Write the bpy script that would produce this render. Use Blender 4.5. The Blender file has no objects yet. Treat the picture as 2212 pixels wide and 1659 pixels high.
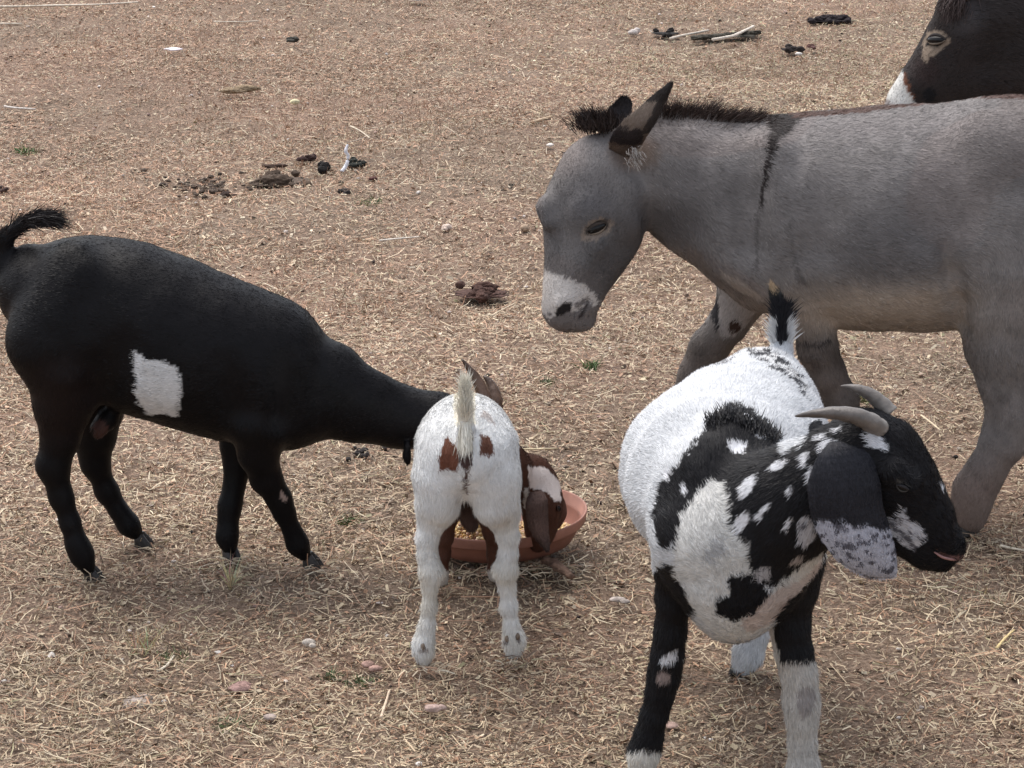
import bpy, math, random
import numpy as np
from mathutils import Vector, Matrix
from mathutils.bvhtree import BVHTree

# ------------------------------------------------------------------ camera, sky, sun, exposure
S = bpy.context.scene
PITCH = math.radians(17.0); CAMZ = 2.4; FPX = 6430.0; W0, H0 = 2212.0, 1659.0
cam_d = bpy.data.cameras.new('camera'); cam = bpy.data.objects.new('camera', cam_d)
S.collection.objects.link(cam); S.camera = cam
cam.location = (0, 0, CAMZ); cam.rotation_euler = (math.radians(90) - PITCH, 0, 0)
cam_d.sensor_width = 36; cam_d.lens = 36 * FPX / W0; cam_d.clip_start = 0.1; cam_d.clip_end = 2000
SUN_EL, SUN_AZ = math.radians(62), math.radians(-35)     # azimuth clockwise from +Y
world = bpy.data.worlds.new('World'); S.world = world; world.use_nodes = True
wn = world.node_tree; bg = wn.nodes['Background']
sky = wn.nodes.new('ShaderNodeTexSky'); sky.sky_type = 'NISHITA'; sky.sun_disc = False
sky.sun_elevation = SUN_EL; sky.sun_rotation = SUN_AZ; sky.dust_density = 3.0; sky.air_density = 1.0
hs = wn.nodes.new('ShaderNodeHueSaturation'); hs.inputs['Saturation'].default_value = 0.42
wn.links.new(sky.outputs[0], hs.inputs['Color']); wn.links.new(hs.outputs[0], bg.inputs[0])
bg.inputs[1].default_value = 0.15
sun_d = bpy.data.lights.new('sun', 'SUN'); sun_d.energy = 1.15; sun_d.angle = math.radians(55); sun_d.color = (1, .95, .88)
sun = bpy.data.objects.new('sun', sun_d); S.collection.objects.link(sun)
sv = Vector((math.sin(SUN_AZ) * math.cos(SUN_EL), math.cos(SUN_AZ) * math.cos(SUN_EL), math.sin(SUN_EL)))
sun.rotation_euler = sv.to_track_quat('Z', 'Y').to_euler(); sun.location = (0, 6, 12)
S.view_settings.view_transform = 'Standard'; S.view_settings.look = 'None'
S.view_settings.gamma = 1; S.view_settings.use_curve_mapping = False
S.view_settings.exposure = 0.98

rng = np.random.default_rng(7); random.seed(7)
cP, sP = math.cos(PITCH), math.sin(PITCH)

# ------------------------------------------------------------------ helpers: geometry of the picture
def PX(u, v, Y):
    """picture position (2212 px wide) at distance Y -> point in the place"""
    yv = (v - H0 / 2) / FPX; xv = (u - W0 / 2) / FPX
    t = Y / (cP - yv * sP)
    return np.array([xv * t, Y, CAMZ - t * (sP + yv * cP)])
def GP(u, v, z=0.0):
    yv = (v - H0 / 2) / FPX; xv = (u - W0 / 2) / FPX
    t = (CAMZ - z) / (sP + yv * cP)
    return np.array([xv * t, t * (cP - yv * sP), z])
def DEP(p): return p[1] * cP - (p[2] - CAMZ) * sP
def PR(p):
    """points (n,3) -> picture positions"""
    d = p[:, 1] * cP - (p[:, 2] - CAMZ) * sP
    x = p[:, 0] / d; y = (-p[:, 1] * sP - (p[:, 2] - CAMZ) * cP) / d
    return np.stack([W0 / 2 + x * FPX, H0 / 2 + y * FPX], 1)

def _h(ix, iy, iz, seed):
    n = (ix * 374761393 + iy * 668265263 + iz * 2147483647 + seed * 1274126177) & 0xFFFFFFFF
    n = ((n ^ (n >> 13)) * 1274126177) & 0xFFFFFFFF
    return ((n ^ (n >> 16)) & 0xFFFFFF) / float(0xFFFFFF)
def vn(p, f, seed=0):
    q = p * f; i = np.floor(q).astype(np.int64); r = q - i; r = r * r * (3 - 2 * r); o = 0
    for a in (0, 1):
        for b in (0, 1):
            for c in (0, 1):
                w = (r[:, 0] if a else 1 - r[:, 0]) * (r[:, 1] if b else 1 - r[:, 1]) * (r[:, 2] if c else 1 - r[:, 2])
                o = o + w * _h(i[:, 0] + a, i[:, 1] + b, i[:, 2] + c, seed)
    return o * 2 - 1
def vn3(p, f, seed=0): return np.stack([vn(p, f, seed), vn(p, f, seed + 11), vn(p, f, seed + 23)], 1)

# ------------------------------------------------------------------ helpers: objects
def mesh_np(name, V, F, mat, col=None, smooth=True, parent=None, mi=None):
    V = np.asarray(V, dtype=np.float64); F = np.asarray(F, dtype=np.int32); k = F.shape[1]
    me = bpy.data.meshes.new(name)
    me.vertices.add(len(V)); me.vertices.foreach_set('co', V.astype(np.float32).ravel())
    me.loops.add(F.size); me.loops.foreach_set('vertex_index', F.ravel())
    me.polygons.add(len(F)); me.polygons.foreach_set('loop_start', np.arange(0, F.size, k, dtype=np.int32))
    me.polygons.foreach_set('loop_total', np.full(len(F), k, dtype=np.int32))
    me.polygons.foreach_set('use_smooth', np.full(len(F), smooth, dtype=bool))
    me.update(calc_edges=True)
    if col is not None:
        a = me.color_attributes.new('Col', 'FLOAT_COLOR', 'POINT')
        c = np.ones((len(V), 4), dtype=np.float32); c[:, :3] = col
        a.data.foreach_set('color', c.ravel())
    me.materials.append(mat)
    o = bpy.data.objects.new(name, me); S.collection.objects.link(o)
    if parent is not None: attach(o, parent)
    return o
def attach(o, parent):
    o.parent = parent; o.matrix_parent_inverse = Matrix.Translation(-Vector(parent.location))
def thing(name, label, cat, loc, group=None):
    o = bpy.data.objects.new(name, None); S.collection.objects.link(o)
    o.empty_display_size = .1; o.location = [float(x) for x in loc]; o['label'] = label; o['category'] = cat
    if group: o['group'] = group
    return o
def tag(o, label=None, cat=None, group=None, kind=None):
    if label: o['label'] = label
    if cat: o['category'] = cat
    if group: o['group'] = group
    if kind: o['kind'] = kind
    return o

def mat_attr(name, rough=.6, spec=.3, bump=0., bscale=200., trans=0., sheen=0., noise=0.0, nscale=40):
    m = bpy.data.materials.new(name); m.use_nodes = True; n = m.node_tree; b = n.nodes['Principled BSDF']
    at = n.nodes.new('ShaderNodeAttribute'); at.attribute_name = 'Col'
    src = at.outputs['Color']
    if noise:
        tc = n.nodes.new('ShaderNodeTexCoord'); tx = n.nodes.new('ShaderNodeTexNoise'); tx.inputs['Scale'].default_value = nscale; tx.inputs['Detail'].default_value = 4
        n.links.new(tc.outputs['Object'], tx.inputs['Vector'])
        mr = n.nodes.new('ShaderNodeMapRange'); mr.inputs['To Min'].default_value = 1 - noise; mr.inputs['To Max'].default_value = 1 + noise
        mr.inputs['From Min'].default_value = .3; mr.inputs['From Max'].default_value = .7
        n.links.new(tx.outputs['Fac'], mr.inputs['Value'])
        mx = n.nodes.new('ShaderNodeVectorMath'); mx.operation = 'SCALE'
        n.links.new(src, mx.inputs[0]); n.links.new(mr.outputs[0], mx.inputs['Scale']); src = mx.outputs[0]
    n.links.new(src, b.inputs['Base Color'])
    b.inputs['Roughness'].default_value = rough; b.inputs['Specular IOR Level'].default_value = spec
    if sheen: b.inputs['Sheen Weight'].default_value = sheen; b.inputs['Sheen Roughness'].default_value = .4
    if bump:
        tc = n.nodes.new('ShaderNodeTexCoord'); tx = n.nodes.new('ShaderNodeTexNoise'); tx.inputs['Scale'].default_value = bscale
        bp = n.nodes.new('ShaderNodeBump'); bp.inputs['Strength'].default_value = bump; bp.inputs['Distance'].default_value = .004
        n.links.new(tc.outputs['Object'], tx.inputs['Vector']); n.links.new(tx.outputs['Fac'], bp.inputs['Height']); n.links.new(bp.outputs[0], b.inputs['Normal'])
    return m
def mat_plain(name, col, rough=.6, spec=.4, var=.25, scale=30., bump=.3, coat=0.):
    m = bpy.data.materials.new(name); m.use_nodes = True; n = m.node_tree; b = n.nodes['Principled BSDF']
    tc = n.nodes.new('ShaderNodeTexCoord'); tx = n.nodes.new('ShaderNodeTexNoise'); tx.inputs['Scale'].default_value = scale; tx.inputs['Detail'].default_value = 6
    cr = n.nodes.new('ShaderNodeValToRGB')
    cr.color_ramp.elements[0].position = .3; cr.color_ramp.elements[1].position = .7
    cr.color_ramp.elements[0].color = [c * (1 - var) for c in col] + [1]; cr.color_ramp.elements[1].color = [min(1, c * (1 + var)) for c in col] + [1]
    n.links.new(tc.outputs['Object'], tx.inputs['Vector']); n.links.new(tx.outputs['Fac'], cr.inputs[0]); n.links.new(cr.outputs[0], b.inputs['Base Color'])
    b.inputs['Roughness'].default_value = rough; b.inputs['Specular IOR Level'].default_value = spec; b.inputs['Coat Weight'].default_value = coat
    if bump:
        bp = n.nodes.new('ShaderNodeBump'); bp.inputs['Strength'].default_value = bump; bp.inputs['Distance'].default_value = .003
        n.links.new(tx.outputs['Fac'], bp.inputs['Height']); n.links.new(bp.outputs[0], b.inputs['Normal'])
    return m

M_SKIN = mat_attr('coat_skin', .75, .15, .25, 260)
M_FUR = mat_attr('coat_hair', .5, .16)
M_FURB = mat_attr('coat_hair_glossy', .42, .16)
M_SKINB = mat_attr('coat_skin_glossy', .5, .12, .12, 200)
M_EYE = mat_plain('dark_eye', (.006, .005, .005), .22, .25, 0, 10, 0, 0)
M_HOOFD = mat_plain('dark_hoof', (.035, .030, .028), .5, .35, .4, 60, .4)
M_HOOFT = mat_plain('tan_hoof', (.16, .12, .09), .55, .3, .35, 60, .4)
M_HORN = mat_attr('horn_keratin', .45, .4, .5, 90, noise=.18, nscale=60)

# ------------------------------------------------------------------ organic bodies
class Body:
    """limbs as chains of rounded sections that melt into one surface"""
    def __init__(s, Y0, axis=(0, 1, 0)):
        s.Y0 = Y0; s.ch = []; s.sub = []; s.fc = []; s.axis = np.array(axis, float) / np.linalg.norm(axis)
    def chain(s, pts, k=.03, axis=None, re=None, cut=False, fl=True):
        a = s.axis if axis is None else np.array(axis, float) / np.linalg.norm(axis)
        out = []
        for p in pts:
            c = PX(p[0], p[1], s.Y0 + p[2]); r = p[3] * DEP(c) / FPX
            e = p[4] if len(p) > 4 and p[4] else (re if re else r)
            out.append((c, r, e))
        (s.sub if cut else s.ch).append((out, k, a))
        if fl and not cut: s.fc.append(out)
        return out
    def leg(s, pts, dytop, foot, k=.025, shape=1.0):
        """pts (u, v, r); foot (u, v) where it meets the ground"""
        yf = GP(*foot)[1] - s.Y0; v0 = pts[0][1]; v1 = foot[1]; q = []
        for u, v, r in pts:
            t = (v - v0) / (v1 - v0); t = min(1, max(0, t)) ** shape
            q.append((u, v, dytop + (yf - dytop) * t, r))
        return s.chain(q, k)
    @staticmethod
    def seg_d(P, a, b, ax):
        (c0, r0, e0), (c1, r1, e1) = a, b
        d = c1 - c0; L = max(float(d @ d), 1e-9)
        q0 = P - c0; t = np.clip(q0 @ d / L, 0, 1)
        q = q0 - t[..., None] * d; r = r0 + (r1 - r0) * t; e = e0 + (e1 - e0) * t
        qe = q @ ax; qp2 = np.maximum((q * q).sum(-1) - qe * qe, 0)
        k0 = np.sqrt(qp2 / r ** 2 + qe ** 2 / e ** 2) + 1e-6; k1 = np.sqrt(qp2 / r ** 4 + qe ** 2 / e ** 4) + 1e-6
        return np.where(k0 < .05, -np.minimum(r, e), k0 * (k0 - 1) / k1)
    def build(s, dx, noise=.003, nf=14, seed=1):
        allp = [(c, max(r, e)) for ch, _, _ in s.ch for c, r, e in ch]
        lo = np.min([c - r for c, r in allp], 0) - 6 * dx; hi = np.max([c + r for c, r in allp], 0) + 6 * dx
        n = np.ceil((hi - lo) / dx).astype(int) + 1
        Fd = np.full(n, .12, dtype=np.float32)
        ax = [lo[i] + dx * np.arange(n[i]) for i in range(3)]
        def apply(ch, k, a, cut):
            segs = list(zip(ch[:-1], ch[1:])) if len(ch) > 1 else [(ch[0], ch[0])]
            for p, q in segs:
                R = max(p[1], p[2], q[1], q[2]) + k + 2.5 * dx
                l = np.minimum(p[0], q[0]) - R; h = np.maximum(p[0], q[0]) + R
                i0 = np.clip(((l - lo) / dx).astype(int), 0, n); i1 = np.clip(((h - lo) / dx).astype(int) + 2, 0, n)
                sl = tuple(slice(i0[i], i1[i]) for i in range(3))
                G = np.stack(np.meshgrid(*[ax[i][sl[i]] for i in range(3)], indexing='ij'), -1)
                d = s.seg_d(G, p, q, a); f = Fd[sl]
                if cut:
                    hh = np.maximum(k - np.abs(f + d), 0) / k; Fd[sl] = np.maximum(f, -d) + hh * hh * k * .25
                else:
                    hh = np.maximum(k - np.abs(f - d), 0) / k; Fd[sl] = np.minimum(f, d) - hh * hh * k * .25
        for ch, k, a in s.ch: apply(ch, k, a, False)
        for ch, k, a in s.sub: apply(ch, k, a, True)
        V, Fc = surface_nets(Fd, lo, dx)
        for _ in range(2): V = relax(V, Fc)
        N = vnorm(V, Fc)
        V = V + N * (vn(V, nf, seed) * noise + vn(V, nf * 2.7, seed + 5) * noise * .4)[:, None]
        s.V, s.F, s.N = V, Fc, vnorm(V, Fc)
        s.bvh = BVHTree.FromPolygons([tuple(x) for x in V], [tuple(int(i) for i in f) for f in Fc])
        return s
    def hit(s, u, v):
        c = Vector((0, 0, CAMZ)); d = (Vector(PX(u, v, 5.0)) - c).normalized()
        loc, nor, i, dist = s.bvh.ray_cast(c, d)
        if loc is None:
            p = Vector(PX(u, v, s.Y0)); loc, nor, i, dist = s.bvh.find_nearest(p)
        nor = Vector(nor)
        if nor.dot(d) > 0: nor = -nor
        return np.array(loc), np.array(nor)
    def flow(s, P):
        W = np.zeros(len(P)); D = np.zeros((len(P), 3)); ax = s.axis
        for ch in s.fc:
            if len(ch) < 2: continue
            for p, q in zip(ch[:-1], ch[1:]):
                d = s.seg_d(P, p, q, ax); dr = q[0] - p[0]; dr = dr / (np.linalg.norm(dr) + 1e-9)
                w = np.exp(-np.clip(d, -.2, 1) / .012); W += w; D += w[:, None] * dr
        D /= W[:, None] + 1e-12
        return D

def surface_nets(Fd, lo, dx):
    s = Fd < 0; n = np.array(Fd.shape)
    c = np.zeros(n - 1, dtype=np.int8)
    for a in (0, 1):
        for b in (0, 1):
            for d in (0, 1):
                c += s[a:n[0] - 1 + a, b:n[1] - 1 + b, d:n[2] - 1 + d]
    act = np.argwhere((c > 0) & (c < 8)); idx = -np.ones(n - 1, dtype=np.int64); idx[tuple(act.T)] = np.arange(len(act))
    acc = np.zeros((len(act), 3)); cnt = np.zeros(len(act))
    cor = [(a, b, d) for a in (0, 1) for b in (0, 1) for d in (0, 1)]
    for i in range(8):
        for j in range(i + 1, 8):
            A, B = cor[i], cor[j]
            if sum(abs(x - y) for x, y in zip(A, B)) != 1: continue
            fa = Fd[act[:, 0] + A[0], act[:, 1] + A[1], act[:, 2] + A[2]].astype(float)
            fb = Fd[act[:, 0] + B[0], act[:, 1] + B[1], act[:, 2] + B[2]].astype(float)
            m = (fa < 0) != (fb < 0); t = np.where(m, fa / np.where(np.abs(fa - fb) < 1e-9, 1e-9, fa - fb), 0)
            p = np.array(A, float) + t[:, None] * (np.array(B, float) - np.array(A, float))
            acc += p * m[:, None]; cnt += m
    V = lo + dx * (act + acc / np.maximum(cnt, 1)[:, None])
    Q = []
    for ax in range(3):
        o = [i for i in range(3) if i != ax]
        A = s[tuple(slice(0, -1) if i == ax else slice(1, -1) for i in range(3))]
        B = s[tuple(slice(1, None) if i == ax else slice(1, -1) for i in range(3))]
        e = np.argwhere(A != B); inside = A[tuple(e.T)]
        base = e.copy()
        for i in o: base[:, i] += 1
        def cell(da, db):
            q = base.copy(); q[:, o[0]] -= da; q[:, o[1]] -= db
            return idx[tuple(q.T)]
        f = np.stack([cell(1, 1), cell(0, 1), cell(0, 0), cell(1, 0)], 1)
        flip = inside if ax != 1 else ~inside
        f[~flip] = f[~flip][:, ::-1]
        Q.append(f)
    F = np.concatenate(Q); F = F[(F >= 0).all(1)]
    return V, F
def relax(V, F):
    acc = np.zeros_like(V); cnt = np.zeros(len(V))
    for a, b in ((0, 1), (1, 2), (2, 3), (3, 0)):
        for i in range(3):
            acc[:, i] += np.bincount(F[:, a], V[F[:, b], i], len(V)) + np.bincount(F[:, b], V[F[:, a], i], len(V))
        cnt += np.bincount(F[:, a], minlength=len(V)) + np.bincount(F[:, b], minlength=len(V))
    return V * .5 + .5 * acc / np.maximum(cnt, 1)[:, None]
def vnorm(V, F):
    n = np.cross(V[F[:, 2]] - V[F[:, 0]], V[F[:, 3 if F.shape[1] > 3 else 1]] - V[F[:, 1 if F.shape[1] > 3 else 0]])
    if F.shape[1] == 3: n = -n
    N = np.zeros_like(V)
    for a in range(F.shape[1]):
        for i in range(3): N[:, i] += np.bincount(F[:, a], n[:, i], len(V))
    return N / (np.linalg.norm(N, axis=1)[:, None] + 1e-12)

def inpoly(uv, poly):
    x, y = uv[:, 0], uv[:, 1]; r = np.zeros(len(uv), bool); n = len(poly)
    for i in range(n):
        x0, y0 = poly[i]; x1, y1 = poly[(i + 1) % n]
        if y0 == y1: continue
        c = ((y0 > y) != (y1 > y)) & (x < (x1 - x0) * (y - y0) / (y1 - y0) + x0); r ^= c
    return r
def blob(cx, cy, a, b, ang=0, n=14):
    ca, sa = math.cos(math.radians(ang)), math.sin(math.radians(ang))
    return [(cx + a * math.cos(t) * ca - b * math.sin(t) * sa, cy + a * math.cos(t) * sa + b * math.sin(t) * ca) for t in [2 * math.pi * i / n for i in range(n)]]

def fur(name, V, F, colfn, flowfn, count, length, width, mat, parent, lift=.22, jit=.25, cvar=.25, clump=.3, lenfn=None, grav=.3, seed=3, hidden=.35, holes=()):
    r = np.random.default_rng(seed)
    if F.shape[1] == 4: T = np.concatenate([F[:, [0, 1, 2]], F[:, [0, 2, 3]]])
    else: T = F
    a, b, c = V[T[:, 0]], V[T[:, 1]], V[T[:, 2]]; n = np.cross(b - a, c - a); ar = np.linalg.norm(n, axis=1)
    n = n / (ar[:, None] + 1e-12)
    mid = (a + b + c) / 3; view = np.array([0, 0, CAMZ]) - mid; view /= np.linalg.norm(view, axis=1)[:, None]
    w = ar * np.where((n * view).sum(1) > -.15, 1, hidden); w[mid[:, 2] < .012] = 0
    for h in holes:
        w[inpoly(PR(mid), blob(*h)) & ((n * view).sum(1) > 0)] = 0
    i = r.choice(len(T), count, p=w / w.sum()); x, y = r.random(count), r.random(count)
    fl = x + y > 1; x[fl], y[fl] = 1 - x[fl], 1 - y[fl]
    P = a[i] + x[:, None] * (b[i] - a[i]) + y[:, None] * (c[i] - a[i]); N = n[i]
    D = flowfn(P) + np.array([0, 0, -grav]) + clump * vn3(P, 22, seed) + clump * .7 * vn3(P, 70, seed + 3) + r.normal(0, jit * .5, (count, 3))
    D -= (D * N).sum(1)[:, None] * N; D /= np.linalg.norm(D, axis=1)[:, None] + 1e-9
    D = D + N * (lift * (1 + .5 * r.normal(0, 1, count)))[:, None]; D /= np.linalg.norm(D, axis=1)[:, None]
    L = length * (.6 + .8 * r.random(count))
    if lenfn is not None: L = L * lenfn(P)
    Wd = np.cross(D, N); Wd /= np.linalg.norm(Wd, axis=1)[:, None] + 1e-9; Wd = Wd + N * r.normal(0, .35, count)[:, None]
    w2 = (width * (.7 + .6 * r.random(count)))[:, None]
    C = colfn(P) * (1 + cvar * r.normal(0, 1, count))[:, None]; C = np.clip(C, .003, .95)
    Vv = np.empty((count * 3, 3)); Vv[0::3] = P - N * .001 - Wd * w2 * .5; Vv[1::3] = P - N * .001 + Wd * w2 * .5; Vv[2::3] = P + D * L[:, None]
    CC = np.repeat(C, 3, 0)
    o = mesh_np(name, Vv, np.arange(count * 3).reshape(-1, 3), mat, CC, False, parent)
    o['kind'] = 'stuff'; return o

def ribbons(name, P, D, L, w, C, mat, parent=None, bend=(0, 0, -.3), segs=3, taper=True, W=None, stuff=True, curl=0.0, seed=5):
    """locks and blades: narrow bent strips"""
    r = np.random.default_rng(seed); n = len(P); P = np.asarray(P); D = np.asarray(D, float); D = D / (np.linalg.norm(D, axis=1)[:, None] + 1e-9)
    L = np.broadcast_to(np.asarray(L, float), (n,)); w = np.broadcast_to(np.asarray(w, float), (n,))
    if W is None:
        W = np.cross(D, np.array([.0, -1., .25]) + r.normal(0, .5, (n, 3)))
    W = W / (np.linalg.norm(W, axis=1)[:, None] + 1e-9)
    B = np.asarray(bend, float) + r.normal(0, 1, (n, 3)) * curl
    V = []; 
    for k in range(segs + 1):
        t = k / segs; c = P + D * (L * t)[:, None] + B * (L * t * t)[:, None]
        ww = (w * ((1 - t) ** .7 if taper else 1) + 1e-5)[:, None] * .5
        V.append(c - W * ww); V.append(c + W * ww)
    V = np.stack(V, 1).reshape(-1, 3); k2 = 2 * (segs + 1); base = np.arange(n)[:, None] * k2
    F = np.concatenate([base + np.array([2 * k, 2 * k + 1, 2 * k + 3, 2 * k + 2]) for k in range(segs)])
    o = mesh_np(name, V, F, mat, np.repeat(np.clip(C, .003, .95), k2, 0), False, parent)
    if stuff: o['kind'] = 'stuff'
    return o

def tube(name, pts, rad, mat, parent=None, col=None, n=10, rough=0., rings=0., squash=1., seed=2, smooth=True, sub=4, cut=False):
    """bent tapering rod through points"""
    r = np.random.default_rng(seed); pts = np.array(pts, float); rad = np.array(rad, float); m = len(pts)
    t = np.linspace(0, m - 1, (m - 1) * sub + 1); out = []; rr = []
    for x in t:
        i = min(int(x), m - 2); f = x - i
        p0, p1, p2, p3 = pts[max(i - 1, 0)], pts[i], pts[i + 1], pts[min(i + 2, m - 1)]
        out.append(.5 * ((2 * p1) + (-p0 + p2) * f + (2 * p0 - 5 * p1 + 4 * p2 - p3) * f * f + (-p0 + 3 * p1 - 3 * p2 + p3) * f ** 3)); rr.append(rad[i] + (rad[i + 1] - rad[i]) * f)
    out = np.array(out); rr = np.array(rr); m = len(out); V = []; up = np.array([0.13, .3, 1.])
    for i in range(m):
        d = out[min(i + 1, m - 1)] - out[max(i - 1, 0)]; d /= np.linalg.norm(d) + 1e-9
        a = np.cross(d, up); a /= np.linalg.norm(a) + 1e-9; b = np.cross(a, d)
        q = rr[i] * (1 + (rings * math.sin(i * 2.1))); 
        for k in range(n):
            an = 2 * math.pi * k / n; j = 1 + rough * r.normal()
            V.append(out[i] + q * j * (math.cos(an) * a + squash * math.sin(an) * b))
    V += [out[0], out[-1]]; F = []
    for i in range(m - 1):
        for k in range(n): F.append((i * n + k, i * n + (k + 1) % n, (i + 1) * n + (k + 1) % n, (i + 1) * n + k))
    c0, c1 = m * n, m * n + 1
    for k in range(n):
        F.append((c0, (k + 1) % n, k, c0)); F.append((c1, (m - 1) * n + k, (m - 1) * n + (k + 1) % n, c1))
    me = bpy.data.meshes.new(name); me.from_pydata([tuple(v) for v in V], [], [tuple(dict.fromkeys(f)) for f in F])
    for p in me.polygons: p.use_smooth = smooth
    a = me.color_attributes.new('Col', 'FLOAT_COLOR', 'POINT')
    for i in range(len(V)):
        c = (1, 1, 1)
        if col is not None:
            f = min(1, (i // n) / max(1, m - 1)) if i < m * n else (0 if i == c0 else 1); c = col(f) if callable(col) else col
        a.data[i].color = (*c, 1)
    me.materials.append(mat); o = bpy.data.objects.new(name, me); S.collection.objects.link(o)
    if parent is not None: attach(o, parent)
    return o

def ear_mesh(name, cl, wid, wdir, ndir, cup, thick, mat, colfn, parent, ns=22, nt=11):
    """leaf shaped ear: centre line, half widths, direction across, direction of the open side"""
    cl = np.array(cl, float); wid = np.array(wid, float); m = len(cl); V = [[], []]
    for i in range(ns):
        x = i / (ns - 1) * (m - 1); k = min(int(x), m - 2); f = x - k
        p0, p1, p2, p3 = cl[max(k - 1, 0)], cl[k], cl[k + 1], cl[min(k + 2, m - 1)]
        c = .5 * ((2 * p1) + (-p0 + p2) * f + (2 * p0 - 5 * p1 + 4 * p2 - p3) * f * f + (-p0 + 3 * p1 - 3 * p2 + p3) * f ** 3)
        w = wid[k] + (wid[k + 1] - wid[k]) * f
        wd = np.array(wdir[k]) * (1 - f) + np.array(wdir[k + 1]) * f if np.ndim(wdir) > 1 else np.array(wdir, float)
        nd = np.array(ndir[k]) * (1 - f) + np.array(ndir[k + 1]) * f if np.ndim(ndir) > 1 else np.array(ndir, float)
        wd = wd / np.linalg.norm(wd); nd = nd / np.linalg.norm(nd)
        cu = cup[k] + (cup[k + 1] - cup[k]) * f if np.ndim(cup) else cup
        for j in range(nt):
            t = j / (nt - 1) * 2 - 1
            p = c + wd * w * t + nd * w * cu * (t * t - .4)
            e = thick * math.sqrt(max(0, 1 - t * t * .97)) * min(1, .25 + w / (wid.max() + 1e-9))
            V[0].append(p + nd * e * .5); V[1].append(p - nd * e * .5)
    n = ns * nt; A = np.array(V[0] + V[1]); F = []
    for i in range(ns - 1):
        for j in range(nt - 1):
            q = (i * nt + j, i * nt + j + 1, (i + 1) * nt + j + 1, (i + 1) * nt + j)
            F.append(q); F.append(tuple(n + x for x in q[::-1]))
    for i in range(ns - 1):
        for j in (0, nt - 1):
            a, b = i * nt + j, (i + 1) * nt + j
            F.append((a, b, n + b, n + a) if j == 0 else (b, a, n + a, n + b))
    for j in range(nt - 1):
        for i in (0, ns - 1):
            a, b = i * nt + j, i * nt + j + 1
            F.append((b, a, n + a, n + b) if i == 0 else (a, b, n + b, n + a))
    F = np.array(F)
    # faces should look outwards
    cen = A[F[:n]].mean()
    o = mesh_np(name, A, F, mat, colfn(A), True, parent)
    o['_ns'] = ns
    del o['_ns']
    return o, A, F

def ellips(name, c, ax, mat, parent=None, nu=20, nv=12, col=(1, 1, 1), fz=None):
    """ellipsoid with three axis vectors"""
    c = np.array(c); V = []; F = []
    for i in range(nv + 1):
        th = math.pi * i / nv
        for j in range(nu):
            ph = 2 * math.pi * j / nu
            V.append(c + ax[0] * math.sin(th) * math.cos(ph) + ax[1] * math.sin(th) * math.sin(ph) + ax[2] * math.cos(th))
    for i in range(nv):
        for j in range(nu): F.append((i * nu + j, (i + 1) * nu + j, (i + 1) * nu + (j + 1) % nu, i * nu + (j + 1) % nu))
    return mesh_np(name, V, F, mat, np.tile(col, (len(V), 1)), True, parent)

def cloven_hoof(parent, ankle, foot, d, size, mat):
    """two toes pointing along d on the ground, below an ankle"""
    d = np.array([d[0], d[1], 0.]); d /= np.linalg.norm(d); s = np.array([-d[1], d[0], 0.]); V = []; F = []
    f = np.array([foot[0], foot[1], 0.]); a = np.array(ankle)
    for sg in (-1, 1):
        b = len(V); o = s * sg * size * .36
        ring = lambda c, l0, l1, w, z: [c + d * l1 * .55 * 1.0 + s * sg * w * .05 + np.array([0, 0, z]), c + d * l1 * .3 + s * sg * w * .5 + np.array([0, 0, z]), c - d * l0 * .6 + s * sg * w * .55 + np.array([0, 0, z]), c - d * l0 + np.array([0, 0, z]), c - d * l0 * .6 - s * sg * w * .42 + np.array([0, 0, z]), c + d * l1 * .3 - s * sg * w * .4 + np.array([0, 0, z])]
        V += ring(f + o, size * .8, size * 1.9, size * .66, .0)
        V += ring(f + o * 1.02, size * .8, size * 1.8, size * .7, size * .28)
        V += ring(f + o * .95 - d * size * .1, size * .7, size * 1.1, size * .66, size * .8)
        V += ring((f + o * .6) * .8 + .2 * np.array([a[0], a[1], 0]) - d * size * .15, size * .55, size * .6, size * .55, size * 1.25)
        for k in range(3):
            for i in range(6): F.append((b + k * 6 + i, b + k * 6 + (i + 1) % 6, b + (k + 1) * 6 + (i + 1) % 6, b + (k + 1) * 6 + i))
        F.append((b, b + 1, b + 2, b + 3)); F.append((b, b + 3, b + 4, b + 5))
        F.append((b + 18, b + 21, b + 20, b + 19)); F.append((b + 18, b + 23, b + 22, b + 21))
    o = mesh_np('hoof', V, F, mat, None, True, parent)
    m = o.modifiers.new('round', 'SUBSURF'); m.levels = 1; m.render_levels = 2
    return o
def round_hoof(parent, foot, d, size, mat):
    d = np.array([d[0], d[1], 0.]); d /= np.linalg.norm(d); s = np.array([-d[1], d[0], 0.]); f = np.array([foot[0], foot[1], 0.]); V = []; F = []; n = 16
    for z, k, sh in ((0, 1.12, .28), (size * .25, 1.1, .22), (size * .9, .86, 0), (size * 1.25, .74, -.08), (size * 1.4, .5, -.1)):
        for i in range(n):
            t = 2 * math.pi * i / n
            V.append(f + d * (math.cos(t) * size * k * (1.08 if math.cos(t) > 0 else .85) + size * sh) + s * math.sin(t) * size * k * .9 + np.array([0, 0, z]))
    for k in range(4):
        for i in range(n): F.append((k * n + i, k * n + (i + 1) % n, (k + 1) * n + (i + 1) % n, (k + 1) * n + i))
    return mesh_np('hoof', V, F, mat, None, True, parent)

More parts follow.
